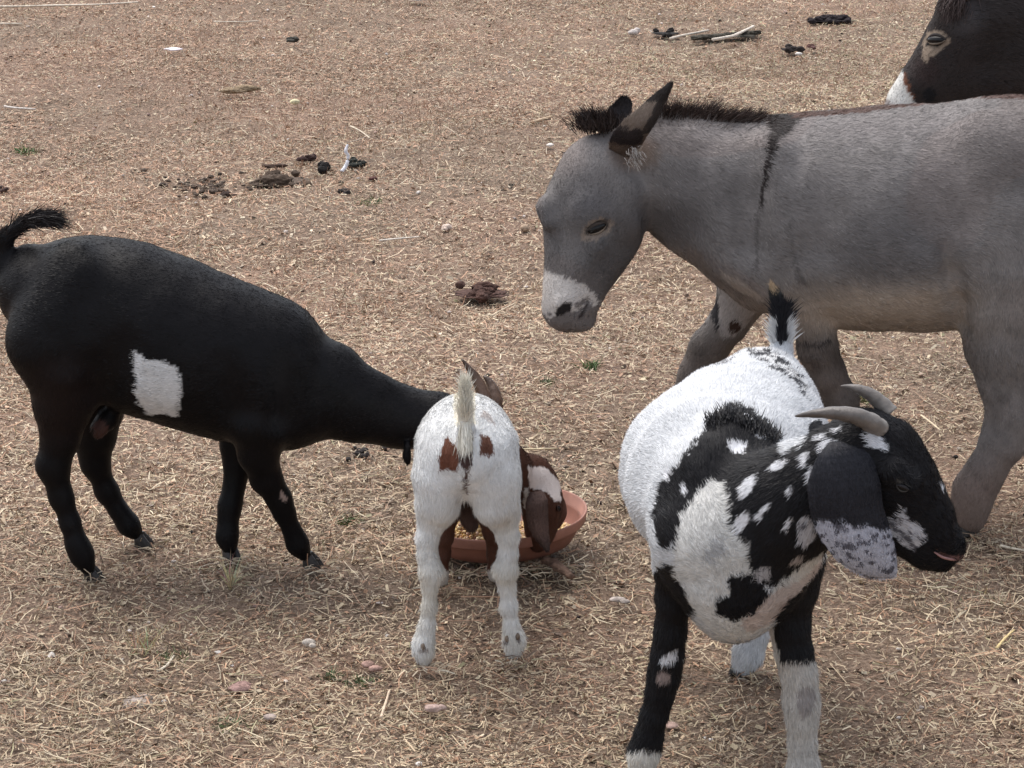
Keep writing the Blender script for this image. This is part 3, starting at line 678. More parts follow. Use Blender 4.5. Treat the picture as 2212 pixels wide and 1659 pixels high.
# ---- horned pied goat in front, turned to the right
def pied_goat():
    Yb = GP(1560, 1700)[1]; B = Body(Yb, (1, 0, 0))
    t = thing('goat', 'horned black and white goat standing in front, head turned to the right, drooping ear', 'goat', GP(1570, 1640))
    B.chain([(1592, 1235, -.08, 128, .125), (1590, 1170, -.07, 148, .15), (1582, 1090, .02, 155, .155), (1565, 1048, .16, 186, .18), (1572, 1022, .32, 203, .205), (1605, 955, .46, 172, .17), (1632, 895, .58, 128, .13), (1645, 850, .68, 98, .105)], .03)
    B.chain([(1590, 1330, -.10, 52), (1588, 1270, -.10, 100), (1560, 1050, .0, 110, .09), (1575, 965, .05, 70, .05)], .04)
    B.chain([(1800, 1010, -.18, 80), (1755, 1050, -.16, 100), (1700, 1090, -.13, 118), (1640, 1130, -.08, 135)], .035)
    # head pointing right and down
    B.chain([(2050, 1182, -.22, 35, .030), (2022, 1160, -.22, 52, .040), (1982, 1110, -.21, 76, .052), (1945, 1050, -.20, 86, .062), (1908, 985, -.19, 82, .066), (1865, 955, -.18, 68, .062), (1810, 985, -.18, 70)], .02, axis=(.35, 1, 0))
    B.chain([(2035, 1214, -.22, 17, .024), (1995, 1196, -.22, 27, .03), (1945, 1155, -.21, 42, .036), (1900, 1100, -.2, 55, .045)], .018, axis=(.35, 1, 0))
    B.chain([(1926, 1012, -.262, 20), (1965, 1040, -.262, 14)], .03)      # brow ridge
    B.chain([(2068, 1160, -.232, 12), (2060, 1172, -.236, 10)], .012)      # nostril wing
    B.chain([(2085, 1213, -.26, 5, .03), (2040, 1205, -.262, 4, .02), (2012, 1190, -.268, 3, .015)], .008, axis=(.35, 1, 0), cut=True)   # mouth
    B.chain([(2078, 1163, -.27, 5), (2070, 1160, -.27, 4)], .008, cut=True)
    B.chain([(1958, 1052, -.285, 13), (1945, 1048, -.285, 9)], .012, cut=True)
    # legs
    B.leg([(1468, 1150, 62), (1460, 1220, 48), (1455, 1290, 36), (1449, 1366, 32), (1443, 1415, 33), (1435, 1455, 34), (1425, 1500, 26), (1412, 1550, 24), (1400, 1592, 29), (1390, 1625, 32), (1386, 1650, 28)], -.02, (1384, 1678), .02)
    B.leg([(1712, 1200, 72), (1705, 1270, 60), (1706, 1340, 43), (1715, 1410, 36), (1727, 1460, 36), (1732, 1513, 37), (1733, 1560, 29), (1733, 1610, 26), (1735, 1655, 31), (1736, 1690, 30)], -.03, (1736, 1722), .02)
    B.leg([(1690, 1120, 80), (1672, 1220, 56), (1660, 1290, 34), (1646, 1340, 24), (1634, 1380, 24), (1618, 1412, 30), (1605, 1436, 28)], .60, (1596, 1456), .02)
    B.leg([(1560, 1120, 80), (1500, 1230, 50), (1462, 1300, 30), (1447, 1360, 22), (1445, 1400, 21), (1440, 1430, 23)], .60, (1440, 1452), .02)
    B.chain([(1688, 760, .74, 26), (1689, 715, .76, 22), (1688, 675, .76, 15), (1676, 640, .75, 9), (1668, 616, .75, 6)], .02)
    B.build(.0056, .0038, 13, 7)
    c4 = lambda L: [(1297 + .6392 * x, 598.7 + .6392 * y) for x, y in L]
    W = C3(.58, .59, .605); K = C3(.0095, .009, .0105); Yr = Yb + .33; CR = C3(.60, .59, .565)
    def base(P):
        c = np.tile(W, (len(P), 1)); uv = PR(P)
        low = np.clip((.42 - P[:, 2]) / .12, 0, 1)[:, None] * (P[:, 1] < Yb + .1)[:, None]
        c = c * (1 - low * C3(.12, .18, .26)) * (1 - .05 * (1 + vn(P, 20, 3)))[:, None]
        return c
    fr = (None, Yr)
    def mot(P):  # mottled grey
        m = (vn(P, 130, 5) + .7 * vn(P, 60, 6) > -.25)[:, None]
        return np.where(m, C3(.55, .55, .58), C3(.13, .125, .14))
    marks = [(c4([(430, 430), (370, 500), (320, 560), (250, 640), (200, 700), (178, 780), (183, 870), (215, 930), (240, 905), (330, 1000), (900, 1100), (1000, 600), (760, 480), (700, 540), (630, 605), (590, 530), (530, 465), (470, 425)]), K, *fr, 9),
             (c4([(700, 500), (900, 380), (1300, 380), (1300, 1100), (900, 1100), (700, 960)]), K, *fr, 2),
             (c4([(180, 990), (330, 960), (320, 1150), (290, 1260), (270, 1600), (0, 1600), (60, 1450), (160, 1250)]), K, None, Yb + .2, 5),
             (c4([(560, 1100), (760, 940), (760, 1120), (720, 1293), (610, 1296), (590, 1220)]), K, None, Yb + .2, 4),
             (c4([(262, 880), (266, 815), (308, 765), (345, 718), (376, 692), (430, 690), (442, 780), (440, 860), (490, 880), (512, 950), (515, 1015), (430, 1025), (440, 1080), (385, 1105), (400, 1155), (470, 1168), (535, 1125), (570, 1070), (610, 1020), (700, 960), (765, 915), (752, 950), (690, 1040), (610, 1110), (560, 1190), (500, 1225), (420, 1230), (350, 1180), (310, 1110), (255, 1010)]), CR, None, Yb + .1, 6),
             (c4([(395, 1150), (385, 1105), (440, 1075), (432, 1022), (520, 1005), (565, 1065), (570, 1090), (535, 1122), (500, 1150), (465, 1172), (430, 1160)]), K, None, Yb + .1, 4),
             (blob(1545, 1200, 20, 34, 25), (.22, .22, .24), None, Yb + .1, 16, .5),
             (c4([(600, 1060), (700, 1000), (760, 930), (750, 970), (640, 1090), (560, 1180), (500, 1200), (470, 1180)]), (.50, .39, .34), None, Yb + .1, 5, .7)]
    for b in [(1610, 905, 18, 11, 10), (1645, 944, 14, 8, 10), (1594, 969, 22, 14, 0), (1444, 1028, 9, 15, 20), (1618, 1045, 15, 33, 28), (1684, 1003, 24, 11, -28), (1604, 1128, 17, 30, 30), (1649, 1104, 8, 26, 35), (1709, 1059, 6, 13, 0), (1741, 992, 9, 20, 5), (1752, 1024, 9, 18, 0), (1703, 1129, 8, 19, 15), (1799, 969, 33, 24, 20), (1836, 978, 24, 11, 30), (1812, 928, 10, 9, 0), (1776, 941, 12, 8, -40), (1896, 953, 33, 14, 42), (2038, 1056, 4, 13, -22), (1448, 1416, 24, 11, -10), (1480, 1060, 9, 14, 20)]:
        marks.append((blob(b[0], b[1], b[2] * .88, b[3] * .85, b[4]), (.68, .68, .70), *fr, 5))
    marks += [(blob(1744, 1142, 22, 34, 0), lambda P: mot(P) * .9, *fr, 6), (blob(1725, 1208, 15, 9, -30), (.35, .31, .29), *fr, 5), (blob(1649, 1238, 18, 15, 0), (.38, .36, .36), *fr, 5),
              (c4([(955, 840), (1000, 815), (1030, 775), (1048, 830), (1100, 850), (1108, 890), (1060, 925), (1010, 890), (965, 870)]), mot, *fr, 5),
              (blob(1434, 1460, 16, 14), (.28, .22, .20), None, Yb + .2, 2), (blob(1740, 1512, 20, 36, 5), (.27, .24, .23), None, Yb + .2, 7, .8),
              (blob(1945, 1040, 14, 6, 20), (.07, .065, .06), *fr, 2),
              (c4([(40, 1598), (200, 1604), (230, 1800), (0, 1800)]), (.62, .60, .55), None, Yb + .2, 3),
              (c4([(1130, 925), (1180, 950), (1225, 955), (1225, 942), (1180, 938)]), (.22, .12, .11), *fr, 1),
              # rump
              (c4([(480, 238), (560, 240), (610, 275), (660, 320), (705, 375), (712, 425), (690, 400), (640, 345), (590, 310), (530, 285)]), lambda P: np.where((vn(P, 90, 5) + .9 * vn(P, 35, 6) > -.15)[:, None], C3(.035, .035, .04), C3(.6, .6, .6)), Yb + .35, None, 12),
              (c4([(372, 305), (400, 275), (470, 250), (450, 275), (400, 300)]), lambda P: np.where((vn(P, 90, 5) + .9 * vn(P, 35, 6) > -.1)[:, None], C3(.06, .055, .06), C3(.6, .6, .6)), Yb + .35, None, 8),
              (blob(1690, 695, 12, 58, 0), (.02, .02, .024), Yb + .6, None, 4), (blob(1680, 640, 22, 30, 0), (.03, .03, .03), Yb + .6, None, 4), (blob(1672, 622, 14, 16, 0), (.34, .25, .16), Yb + .6, None, 3)]
    col = paint(base, marks)
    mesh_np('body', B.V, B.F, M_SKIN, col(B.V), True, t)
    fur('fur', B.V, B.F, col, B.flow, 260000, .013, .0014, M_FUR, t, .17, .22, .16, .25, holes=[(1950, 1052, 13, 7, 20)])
    px = lambda u, v, dy: PX(u, v, Yb + dy)
    # ears
    def ec(P):
        uv = PR(P); c = np.tile(C3(.022, .022, .027), (len(P), 1)) * (1 + .2 * vn(P, 20, 3))[:, None]
        low = uv[:, 1] + 9 * vn(P, 40, 4) + 7 * vn(P, 110, 5) > 1128 + .10 * (uv[:, 0] - 1780); c[low] = mot(P[low]) * np.array([.95, .97, 1.05]) * .85
        return c
    o, A, F = ear_mesh('ear', [px(1822, 950, -.225), px(1824, 985, -.26), px(1825, 1050, -.285), px(1836, 1120, -.295), px(1868, 1180, -.295), px(1905, 1222, -.285), px(1932, 1243, -.275)], [.022, .048, .064, .063, .054, .034, .004], [(1, .2, .15), (1, .1, .1), (1, 0, .05), (1, 0, .15), (.85, 0, .5), (.75, 0, .66), (.7, 0, .7)], (.1, -1, .05), -.28, .009, M_SKIN, ec, t)
    fur('ear_fur', A, F, ec, lambda P: np.tile(C3(.25, 0, -1), (len(P), 1)), 26000, .008, .0013, M_FUR, t, .10, .2, .16)
    o, A, F = ear_mesh('ear', [px(1905, 960, -.12), px(1915, 985, -.10), px(1925, 1050, -.095), px(1935, 1120, -.10), px(1945, 1160, -.11)], [.012, .034, .045, .035, .006], (1, 0, .1), (.1, 1, .05), -.28, .009, M_SKIN, ec, t)
    # horns sweep back over the neck
    hc = lambda f: tuple(C3(.20, .18, .16) * (1 - f) ** 2 + C3(.085, .072, .066) * (1 - (1 - f) ** 2))
    tube('horn', [px(1896, 925, -.225), px(1878, 911, -.24), px(1845, 898, -.25), px(1800, 892, -.25), px(1755, 894, -.24), px(1718, 899, -.225)], [.0225, .021, .0185, .0145, .0088, .0018], M_HORN, t, hc, 16, .014, .045, .8)
    tube('horn', [px(1922, 893, -.155), px(1906, 874, -.15), px(1884, 855, -.145), px(1858, 842, -.14), px(1834, 836, -.135), px(1816, 834, -.13)], [.021, .0185, .0155, .0115, .0065, .0014], M_HORN, t, hc, 16, .014, .045, .8)
    eye_at(B, t, 1950, 1052, 13, 8, 20, [(.03, .028, .03), (.05, .045, .04)], .6)
    tube('lip', [px(2018, 1192, -.262), px(2035, 1203, -.262), px(2055, 1208, -.252), px(2072, 1209, -.235)], [.0015, .0024, .0028, .0018], mat_plain('pink_lip', (.30, .16, .15), .5, .4, .1, 40, .1), t, None, 8)
    # withers tuft
    r = np.random.default_rng(5); n = 1500; q = []; 
    for i in range(n):
        u = 1535 + 140 * r.random(); v = 900 + 30 * abs(u - 1575) / 60 + r.normal(0, 6); lo, no = B.hit(u, v) if i % 6 == 0 else (lo, no); q.append(lo + r.normal(0, .006, 3))
    D = np.tile(C3(0, .8, .6), (n, 1)) + r.normal(0, .35, (n, 3))
    ribbons('withers_hair', q, D, .016 + .014 * r.random(n), .0022, np.tile(K * 1.1, (n, 1)), M_FUR, t, (0, .3, -.2), 2)
    # tail hair
    n = 1500; s = r.random(n); sd = r.normal(0, 1, n); q = np.stack([PX(1689 + 9 * b, 745 - 85 * a, Yb + .73) for a, b in zip(s, sd)])
    D = np.stack([sd * .3, r.normal(0, .2, n), .9 + 0 * s], 1); cc = np.where((np.abs(sd) > .9)[:, None] & (s < .6)[:, None], C3(.6, .6, .6), C3(.02, .02, .024)); 
    ribbons('tail_hair', q, D, .02 + .012 * r.random(n), .0022, cc, M_FUR, t, (0, 0, -.1), 2)
    for (ua, va, uf, vf, d) in ((1386, 1645, 1383, 1674, (-.15, -1)), (1736, 1690, 1738, 1718, (.1, -1)), (1603, 1432, 1594, 1456, (-.6, -1)), (1440, 1428, 1438, 1452, (-.1, -1))):
        cloven_hoof(t, PX(ua, va, GP(uf, vf)[1]), GP(uf, vf), d, .024, M_HOOFD)
pied_goat()

# ---- grey donkey crossing behind
def grey_donkey():
    Yb = GP(1900, 1105)[1]; B = Body(Yb)
    t = thing('donkey', 'grey donkey with dark shoulder stripe and pale muzzle walking left behind the goats', 'donkey', GP(1900, 1105))
    B.chain([(1400, 345, 0, 98, .08), (1468, 380, 0, 128, .10), (1540, 412, 0, 148, .115), (1612, 432, 0, 172, .14), (1690, 455, 0, 202, .19), (1770, 466, 0, 216, .225), (1850, 474, 0, 226, .25), (1940, 472, 0, 232, .26), (2030, 468, 0, 232, .26), (2130, 445, 0, 222, .25), (2240, 430, 0, 212, .24), (2320, 450, 0, 180, .20), (2360, 480, 0, 140, .15)], .04)
    # chest and shoulder
    B.chain([(1640, 420, -.10, 110, .06), (1640, 520, -.12, 105, .06), (1690, 590, -.13, 66, .055)], .05, fl=False)
    B.chain([(1640, 420, .10, 110, .06), (1630, 520, .12, 100, .06), (1620, 590, .13, 70, .06)], .05, fl=False)
    B.chain([(1600, 560, 0, 62, .09), (1640, 610, 0, 52, .10)], .04, fl=False)
    # head
    ph = math.radians(18); hax = (math.sin(ph) * .9, math.cos(ph), 0.1)
    c5 = lambda L: [(1131 + .3409 * x, 166.3 + .3409 * y, d, r * .3409, e) for x, y, d, r, e in L]
    B.chain(c5([(262, 1462, -.10, 150, .050), (292, 1400, -.10, 176, .056), (322, 1310, -.09, 194, .060), (372, 1170, -.08, 226, .070), (425, 1020, -.06, 288, .082), (462, 880, -.05, 322, .092), (470, 740, -.04, 296, .092), (485, 600, -.03, 225, .085), (620, 540, 0, 200, .08)]), .02, axis=hax)
    B.chain(c5([(620, 900, -.10, 150, .04), (640, 780, -.09, 140, .04)]), .03, axis=hax)   # cheek
    B.chain(c5([(390, 860, -.135, 95, .02), (520, 850, -.12, 80, .02)]), .03, axis=hax)     # brow
    B.chain(c5([(140, 820, -.08, 60, .03), (175, 900, -.09, 50, .03)]), .03, axis=hax)     # far brow
    B.chain(c5([(390, 1540, -.10, 62, .035), (350, 1520, -.10, 70, .038)]), .02, axis=hax)    # chin
    B.chain(c5([(240, 1440, -.152, 42, .014), (270, 1415, -.154, 30, .012)]), .02)    # nostril wing
    B.chain(c5([(250, 1478, -.170, 26, None), (285, 1448, -.176, 20, None)]), .012, cut=True)
    B.chain(c5([(355, 1500, -.18, 6, .02), (405, 1440, -.175, 6, .02)]), .02, cut=True)
    B.chain(c5([(455, 965, -.152, 38, .014), (500, 945, -.15, 24, .012)]), .02, cut=True)
    # legs
    B.chain([(2180, 400, -.16, 120, .08), (2190, 500, -.17, 140, .09), (2185, 600, -.16, 125, .09)], .05, fl=False)
    B.chain([(2220, 400, .16, 120, .08), (2240, 520, .17, 140, .09), (2250, 620, .16, 110, .08)], .05, fl=False)
    B.leg([(2188, 560, 136), (2182, 650, 112), (2184, 740, 94), (2190, 820, 70), (2194, 890, 56), (2168, 955, 46), (2134, 1015, 41), (2106, 1062, 43), (2098, 1095, 35), (2096, 1118, 32)], -.14, (2096, 1152), .03)
    B.leg([(2260, 580, 110), (2300, 700, 75), (2330, 800, 52), (2350, 870, 44), (2340, 940, 33), (2330, 1000, 31), (2322, 1040, 33)], .15, (2318, 1070), .03)
    B.leg([(1735, 570, 80), (1745, 630, 52), (1752, 690, 37), (1766, 750, 36), (1788, 810, 35), (1816, 862, 35), (1838, 930, 28), (1850, 1000, 25), (1856, 1050, 29), (1860, 1085, 26)], -.12, (1862, 1120), .03)
    B.leg([(1635, 590, 62), (1600, 650, 46), (1572, 700, 39), (1532, 752, 38), (1502, 808, 34), (1478, 865, 29), (1458, 930, 26), (1446, 980, 29), (1440, 1020, 26)], .12, (1436, 1056), .03)
    # hollows and ridges under the coat
    B.chain([(2025, 370, -.305, 70, .05), (2040, 470, -.31, 70, .05)], .07, cut=True)
    B.chain([(1592, 330, -.165, 30, .035), (1610, 430, -.205, 30, .035), (1618, 530, -.20, 28, .035)], .06, cut=True)
    B.chain([(1745, 330, -.245, 28, .03), (1765, 430, -.262, 30, .03), (1760, 540, -.255, 30, .03)], .06, cut=True)
    B.chain([(2140, 300, -.15, 50), (2165, 330, -.165, 50)], .08, fl=False); B.chain([(1668, 330, -.12, 34), (1655, 420, -.15, 34)], .05, fl=False)
    B.chain(c5([(470, 1080, -.150, 34, .014), (380, 1200, -.135, 26, .012), (330, 1270, -.125, 18, .010)]), .03, fl=False)
    B.chain([(1398, 395, -.135, 16, .02), (1412, 455, -.125, 16, .02), (1412, 500, -.10, 16, .02)], .04, cut=True)
    B.chain(c5([(420, 790, -.205, 60, .03), (520, 790, -.19, 60, .03)]), .04, cut=True)
    # skin folds
    B.chain([(1700, 600, -.215, 5, .004), (1692, 500, -.235, 5, .004), (1700, 430, -.24, 4, .003)], .02, cut=True)
    B.chain([(2040, 540, -.27, 12, .014), (2052, 600, -.255, 16, .018), (2066, 660, -.225, 16, .02), (2080, 705, -.19, 12, .02)], .035, cut=True)
    B.build(.0075, .0055, 7, 11)
    c3 = lambda L: [(1097.7 + .50375 * x, 133 + .50375 * y) for x, y in L]; q5 = lambda L: [(1131 + .3409 * x, 166.3 + .3409 * y) for x, y in L]
    G0 = C3(.188, .172, .165)
    def base(P):
        uv = PR(P); n1 = vn(P, 3.2, 3); n2 = vn(P, 11, 4)
        c = np.tile(G0, (len(P), 1)) * (1 + .12 * n1 + .10 * n2)[:, None]
        c = c * (1 + .10 * (vn(P, 5, 8) > .2)[:, None] * C3(.6, .1, -.1))
        def soft(cx, cy, a, b): return np.clip(1.15 - ((uv[:, 0] - cx) / a) ** 2 - ((uv[:, 1] - cy) / b) ** 2, 0, 1)[:, None]
        def gs(cx, cy, a, b): return np.exp(-(((uv[:, 0] - cx) / a) ** 2) ** 1.5 - (((uv[:, 1] - cy + 14 * vn(P, 7, 55)) / b) ** 2) ** 1.3)[:, None]
        def mixc(c, w, d): return c * (1 - w) + C3(*d) * w
        c = mixc(c, gs(1900, 672, 230, 58) * .95, (.42, .355, .295))      # belly
        c = mixc(c, soft(1340, 570, 100, 110) * .75, (.055, .05, .05))
        c = mixc(c, soft(1930, 540, 150, 95) * .45, (.10, .095, .098)); c = mixc(c, soft(2130, 330, 90, 90) * .35, (.21, .19, .18)); c = mixc(c, soft(1580, 500, 60, 120) * .3, (.21, .19, .18)); c = mixc(c, soft(1180, 520, 30, 90) * .4, (.085, .08, .085))    # lower face
        c = mixc(c, soft(1270, 420, 60, 60) * .35, (.10, .095, .10))
        c = mixc(c, soft(1420, 480, 120, 60) * .6, (.07, .06, .058))      # throat
        c = mixc(c, soft(1370, 330, 60, 45) * .7, (.17, .11, .075))        # ear base
        c = mixc(c, soft(1220, 320, 60, 70) * .5, (.24, .20, .185))
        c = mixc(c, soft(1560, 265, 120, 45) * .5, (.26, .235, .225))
        leg = np.clip((uv[:, 1] - 690) / 60, 0, 1)[:, None] * (uv[:, 0] < 1900)[:, None]
        c = mixc(c, leg * .7, (.10, .078, .066)); c = mixc(c, soft(2160, 620, 90, 230) * .45, (.29, .265, .25)); c = mixc(c, gs(2056, 620, 20, 80) * .5, (.34, .31, .29))
        c = mixc(c, (np.clip((1420 - uv[:, 0]) / 50, 0, 1) * np.clip((uv[:, 1] - 330) / 110, 0, 1))[:, None] * .42, (.085, .078, .077))
        st = vn(P * np.array([1, 1, .35]), 55, 31) * vn(P, 6, 32); c = c * (1 + .30 * np.clip(st, -.6, .6))[:, None]
        c = mixc(c, np.clip((uv[:, 1] - 940 + 25 * vn(P, 14, 77)) / 120, 0, 1)[:, None] * .7, (.18, .125, .10)); c = c * (1 - .25 * np.clip((vn(P, 16, 78) + vn(P, 45, 79)) * (uv[:, 1] > 700), 0, 1))[:, None]
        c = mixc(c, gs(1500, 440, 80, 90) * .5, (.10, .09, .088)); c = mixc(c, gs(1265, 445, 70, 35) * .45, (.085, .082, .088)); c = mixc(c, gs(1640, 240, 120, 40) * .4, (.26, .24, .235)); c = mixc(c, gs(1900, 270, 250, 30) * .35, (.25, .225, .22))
        return c
    yfar = Yb + .05
    marks = [(q5([(120, 1205), (160, 1232), (250, 1262), (370, 1312), (460, 1390), (500, 1470), (500, 1700), (40, 1700), (40, 1205)]), (.50, .46, .43), None, None, 4),
             (q5([(60, 1470), (120, 1500), (200, 1530), (300, 1500), (340, 1470), (410, 1400), (440, 1450), (500, 1460), (500, 1700), (60, 1700)]), (.10, .088, .088), None, None, 10, .85),
             (q5([(195, 1510), (212, 1462), (252, 1424), (305, 1430), (296, 1484), (245, 1518)]), (.02, .017, .017), None, None, 2),
             (q5([(345, 1540), (360, 1490), (400, 1430), (412, 1440), (380, 1500)]), (.04, .033, .033), None, None, 1.5),
             (blob(1288, 497, 38, 22, -26), (.27, .21, .165), None, None, 5, .65), (blob(1289, 492, 29, 14, -28), (.035, .028, .025), None, None, 2, .9),
             (c3([(1095, 215), (1260, 215), (1215, 285), (1150, 345), (1118, 450), (1096, 560), (1082, 640), (1074, 640), (1080, 540), (1096, 440), (1108, 340), (1118, 290), (1095, 245)]), (.025, .019, .018), None, yfar, 2.5),
             (c3([(1080, 200), (1260, 218), (1700, 180), (2000, 142), (2400, 130), (2400, 165), (2000, 160), (1750, 190), (1500, 222), (1240, 242)]), (.085, .045, .035), None, None, 3),
             (c3([(1055, 650), (1075, 640), (1072, 760), (1065, 880), (1040, 960), (1035, 950), (1055, 860)]), (.06, .052, .05), None, yfar, 3, .55),  # shoulder fold: shade of the crease painted into the coat colour
             (c3([(1190, 640), (1215, 760), (1235, 880), (1290, 960), (1240, 940), (1215, 860), (1200, 760)]), (.07, .062, .06), None, yfar, 5, .5),  # groove down to the elbow, its shade painted as a darker line
             # markings of the forelegs
             (c3([(905, 960), (1090, 1000), (1060, 1080), (1000, 1150), (930, 1190), (905, 1130)]), (.33, .30, .285), yfar, None, 5),
             (c3([(885, 1010), (900, 1000), (912, 1150), (895, 1150), (875, 1080)]), (.02, .018, .02), yfar, None, 3),
             (blob(1588, 703, 14, 14), (.045, .025, .018), yfar, None, 3),
             (c3([(1335, 1205), (1380, 1175), (1390, 1205), (1340, 1222), (1225, 1215), (1225, 1200)]), (.025, .02, .02), None, yfar, 2, .8),
             (c3([(905, 890), (1000, 940), (1090, 1010), (1090, 1030), (990, 985), (915, 925)]), (.36, .31, .27), None, None, 4, .7)]
    col = paint(base, marks)
    mesh_np('body', B.V, B.F, M_SKIN, col(B.V), True, t)
    fur('fur', B.V, B.F, col, B.flow, 300000, .013, .0016, M_FUR, t, .15, .22, .17, .35, lambda P: np.where(PR(P)[:, 0] < 1400, .6, 1.) * np.where(P[:, 2] < .4, .7, 1.), holes=[(1289, 492, 25, 12, -26)])
    px = lambda u, v, dy: PX(u, v, Yb + dy)
    # near ear, open to the back; far ear behind the forelock
    def ecol(P):
        uv = PR(P); c = np.tile(C3(.20, .155, .125), (len(P), 1)) * (1 + .2 * vn(P, 18, 3))[:, None]
        h = (340 - uv[:, 1]) / 157; j = 4 * vn(P, 60, 2); hb = h + .02 * j
        rt = (uv[:, 0] + j) > 1378 + np.clip(300 - uv[:, 1], 0, 120) * .52
        c[hb < .24] = C3(.155, .112, .088); c[(hb < .12) & (uv[:, 0] > 1362)] = C3(.50, .45, .40)
        c[(hb < .46 - (uv[:, 0] - 1318) * .0018) & (hb > .20) & (uv[:, 0] + j < 1384)] = C3(.038, .03, .03)
        c[rt & (hb > .3)] = C3(.05, .04, .036); c[hb > .76] = C3(.03, .024, .022)
        return c
    o, A, F = ear_mesh('ear', [px(1350, 358, -.045), px(1350, 332, -.085), px(1358, 303, -.125), px(1378, 276, -.14), px(1399, 252, -.135), px(1420, 222, -.125), px(1436, 202, -.12), px(1450, 181, -.115)], [.020, .033, .036, .032, .026, .018, .012, .003], [(.95, 0, -.05), (.97, 0, -.1), (.95, 0, -.2), (.85, 0, -.45), (.82, 0, -.5), (.8, 0, -.6), (.8, 0, -.6), (.8, 0, -.6)], (.4, -1, .15), -.55, .008, M_SKIN, ecol, t)
    fur('ear_fur', A, F, ecol, lambda P: np.tile(C3(.5, 0, .8), (len(P), 1)), 16000, .010, .0014, M_FUR, t, .15, .3, .15, grav=0)
    dc = lambda A: np.tile(C3(.04, .035, .036), (len(A), 1)) * (1 + .3 * vn(A, 25, 3))[:, None]
    o, A, F = ear_mesh('ear', [px(1318, 290, .08), px(1328, 262, .09), px(1336, 238, .10), px(1344, 222, .10), px(1347, 211, .10)], [.024, .030, .028, .020, .006], (.95, 0, .05), (.3, -1, .1), .4, .008, M_SKIN, dc, t)
    fur('ear_fur', A, F, dc, lambda P: np.tile(C3(.1, 0, 1), (len(P), 1)), 6000, .009, .0014, M_FUR, t, .15, .3, .2, grav=0)
    rr = np.random.default_rng(12); n = 260; q = np.stack([px(1370 + 8 * rr.normal(), 338 + 9 * rr.normal(), -.13) for _ in range(n)])
    ribbons('ear_tuft', q, np.tile(C3(.35, -.5, -.3), (n, 1)) + rr.normal(0, .35, (n, 3)), .012 + .008 * rr.random(n), .0014, np.where(rr.random((n, 1)) < .6, C3(.5, .46, .42), C3(.2, .15, .12)), M_FUR, t, (0, 0, -.3), 2)
    # mane and forelock
    r = np.random.default_rng(6); n = 9000; s = r.random(n); U = np.interp(s, [0, .25, .6, 1], [1350, 1440, 1560, 1668]); Vv = np.interp(s, [0, .25, .6, 1], [262, 252, 258, 262])
    q = np.stack([px(a, b + 6, c) for a, b, c in zip(U, Vv, r.normal(0, .014, n))]); D = np.stack([.25 + .75 * s ** 2 + 0 * s, r.normal(0, .28, n), 1 - .35 * s], 1) + vn3(q, 26, 3) * .4 + vn3(q, 75, 7) * .45
    Lm = np.interp(s, [0, .15, .5, .85, 1], [.036, .050, .047, .035, .024]) * (.45 + .75 * r.random(n)) * (1 + .35 * vn(q, 40, 9)); cc = np.tile(C3(.036, .023, .019), (n, 1)) * (.5 + 1.2 * r.random((n, 1)))
    pale = r.random(n) < .25; cc[pale] = C3(.17, .15, .14); Lm[pale] *= .6; q[pale] += np.array([0, -.02, -.012])
    ribbons('mane', q, D, Lm, .0018, cc, M_FUR, t, (.25, 0, -.15), 3, curl=.25)
    n = 1700; q = np.stack([px(1290 + 20 * r.normal(), 272 + 8 * r.normal(), -.02 + .03 * r.normal()) for _ in range(n)]); D = np.stack([-.12 + (q[:, 0] - px(1282, 270, 0)[0]) * 6 + r.normal(0, .16, n), -.15 + r.normal(0, .3, n), 1 + 0 * r.random(n)], 1) + vn3(q, 60, 4) * .5
    ribbons('forelock', q, D, .026 + .026 * r.random(n), .0019, np.tile(C3(.026, .018, .016), (n, 1)) * (.7 + .9 * r.random((n, 1))), M_FUR, t, (-.25, 0, -.2), 3, curl=.12)
    eye_at(B, t, 1289, 492, 22, 10.5, -26, [(.06, .048, .042), (.20, .16, .125)], .95, .0)
    # tail
    tube('tail', [px(2455, 420, 0), px(2500, 520, 0), (px(2505, 650, 0)), px(2500, 760, 0)], [.035, .028, .02, .016], M_SKIN, t, (.15, .13, .12), 12)
    n = 900; q = np.stack([px(2500 + 5 * r.normal(), 700 + 70 * r.random(), .01 * r.normal()) for _ in range(n)])
    ribbons('tail_hair', q, np.tile(C3(0, 0, -1), (n, 1)) + r.normal(0, .12, (n, 3)), .14 + .06 * r.random(n), .003, np.tile(C3(.03, .024, .022), (n, 1)), M_FUR, t, (0, 0, 0), 3)
    for uf, vf in ((2090, 1148), (2318, 1068), (1860, 1116), (1434, 1053)):
        round_hoof(t, GP(uf, vf), (-1, -.05), .040, M_HOOFD)
grey_donkey()

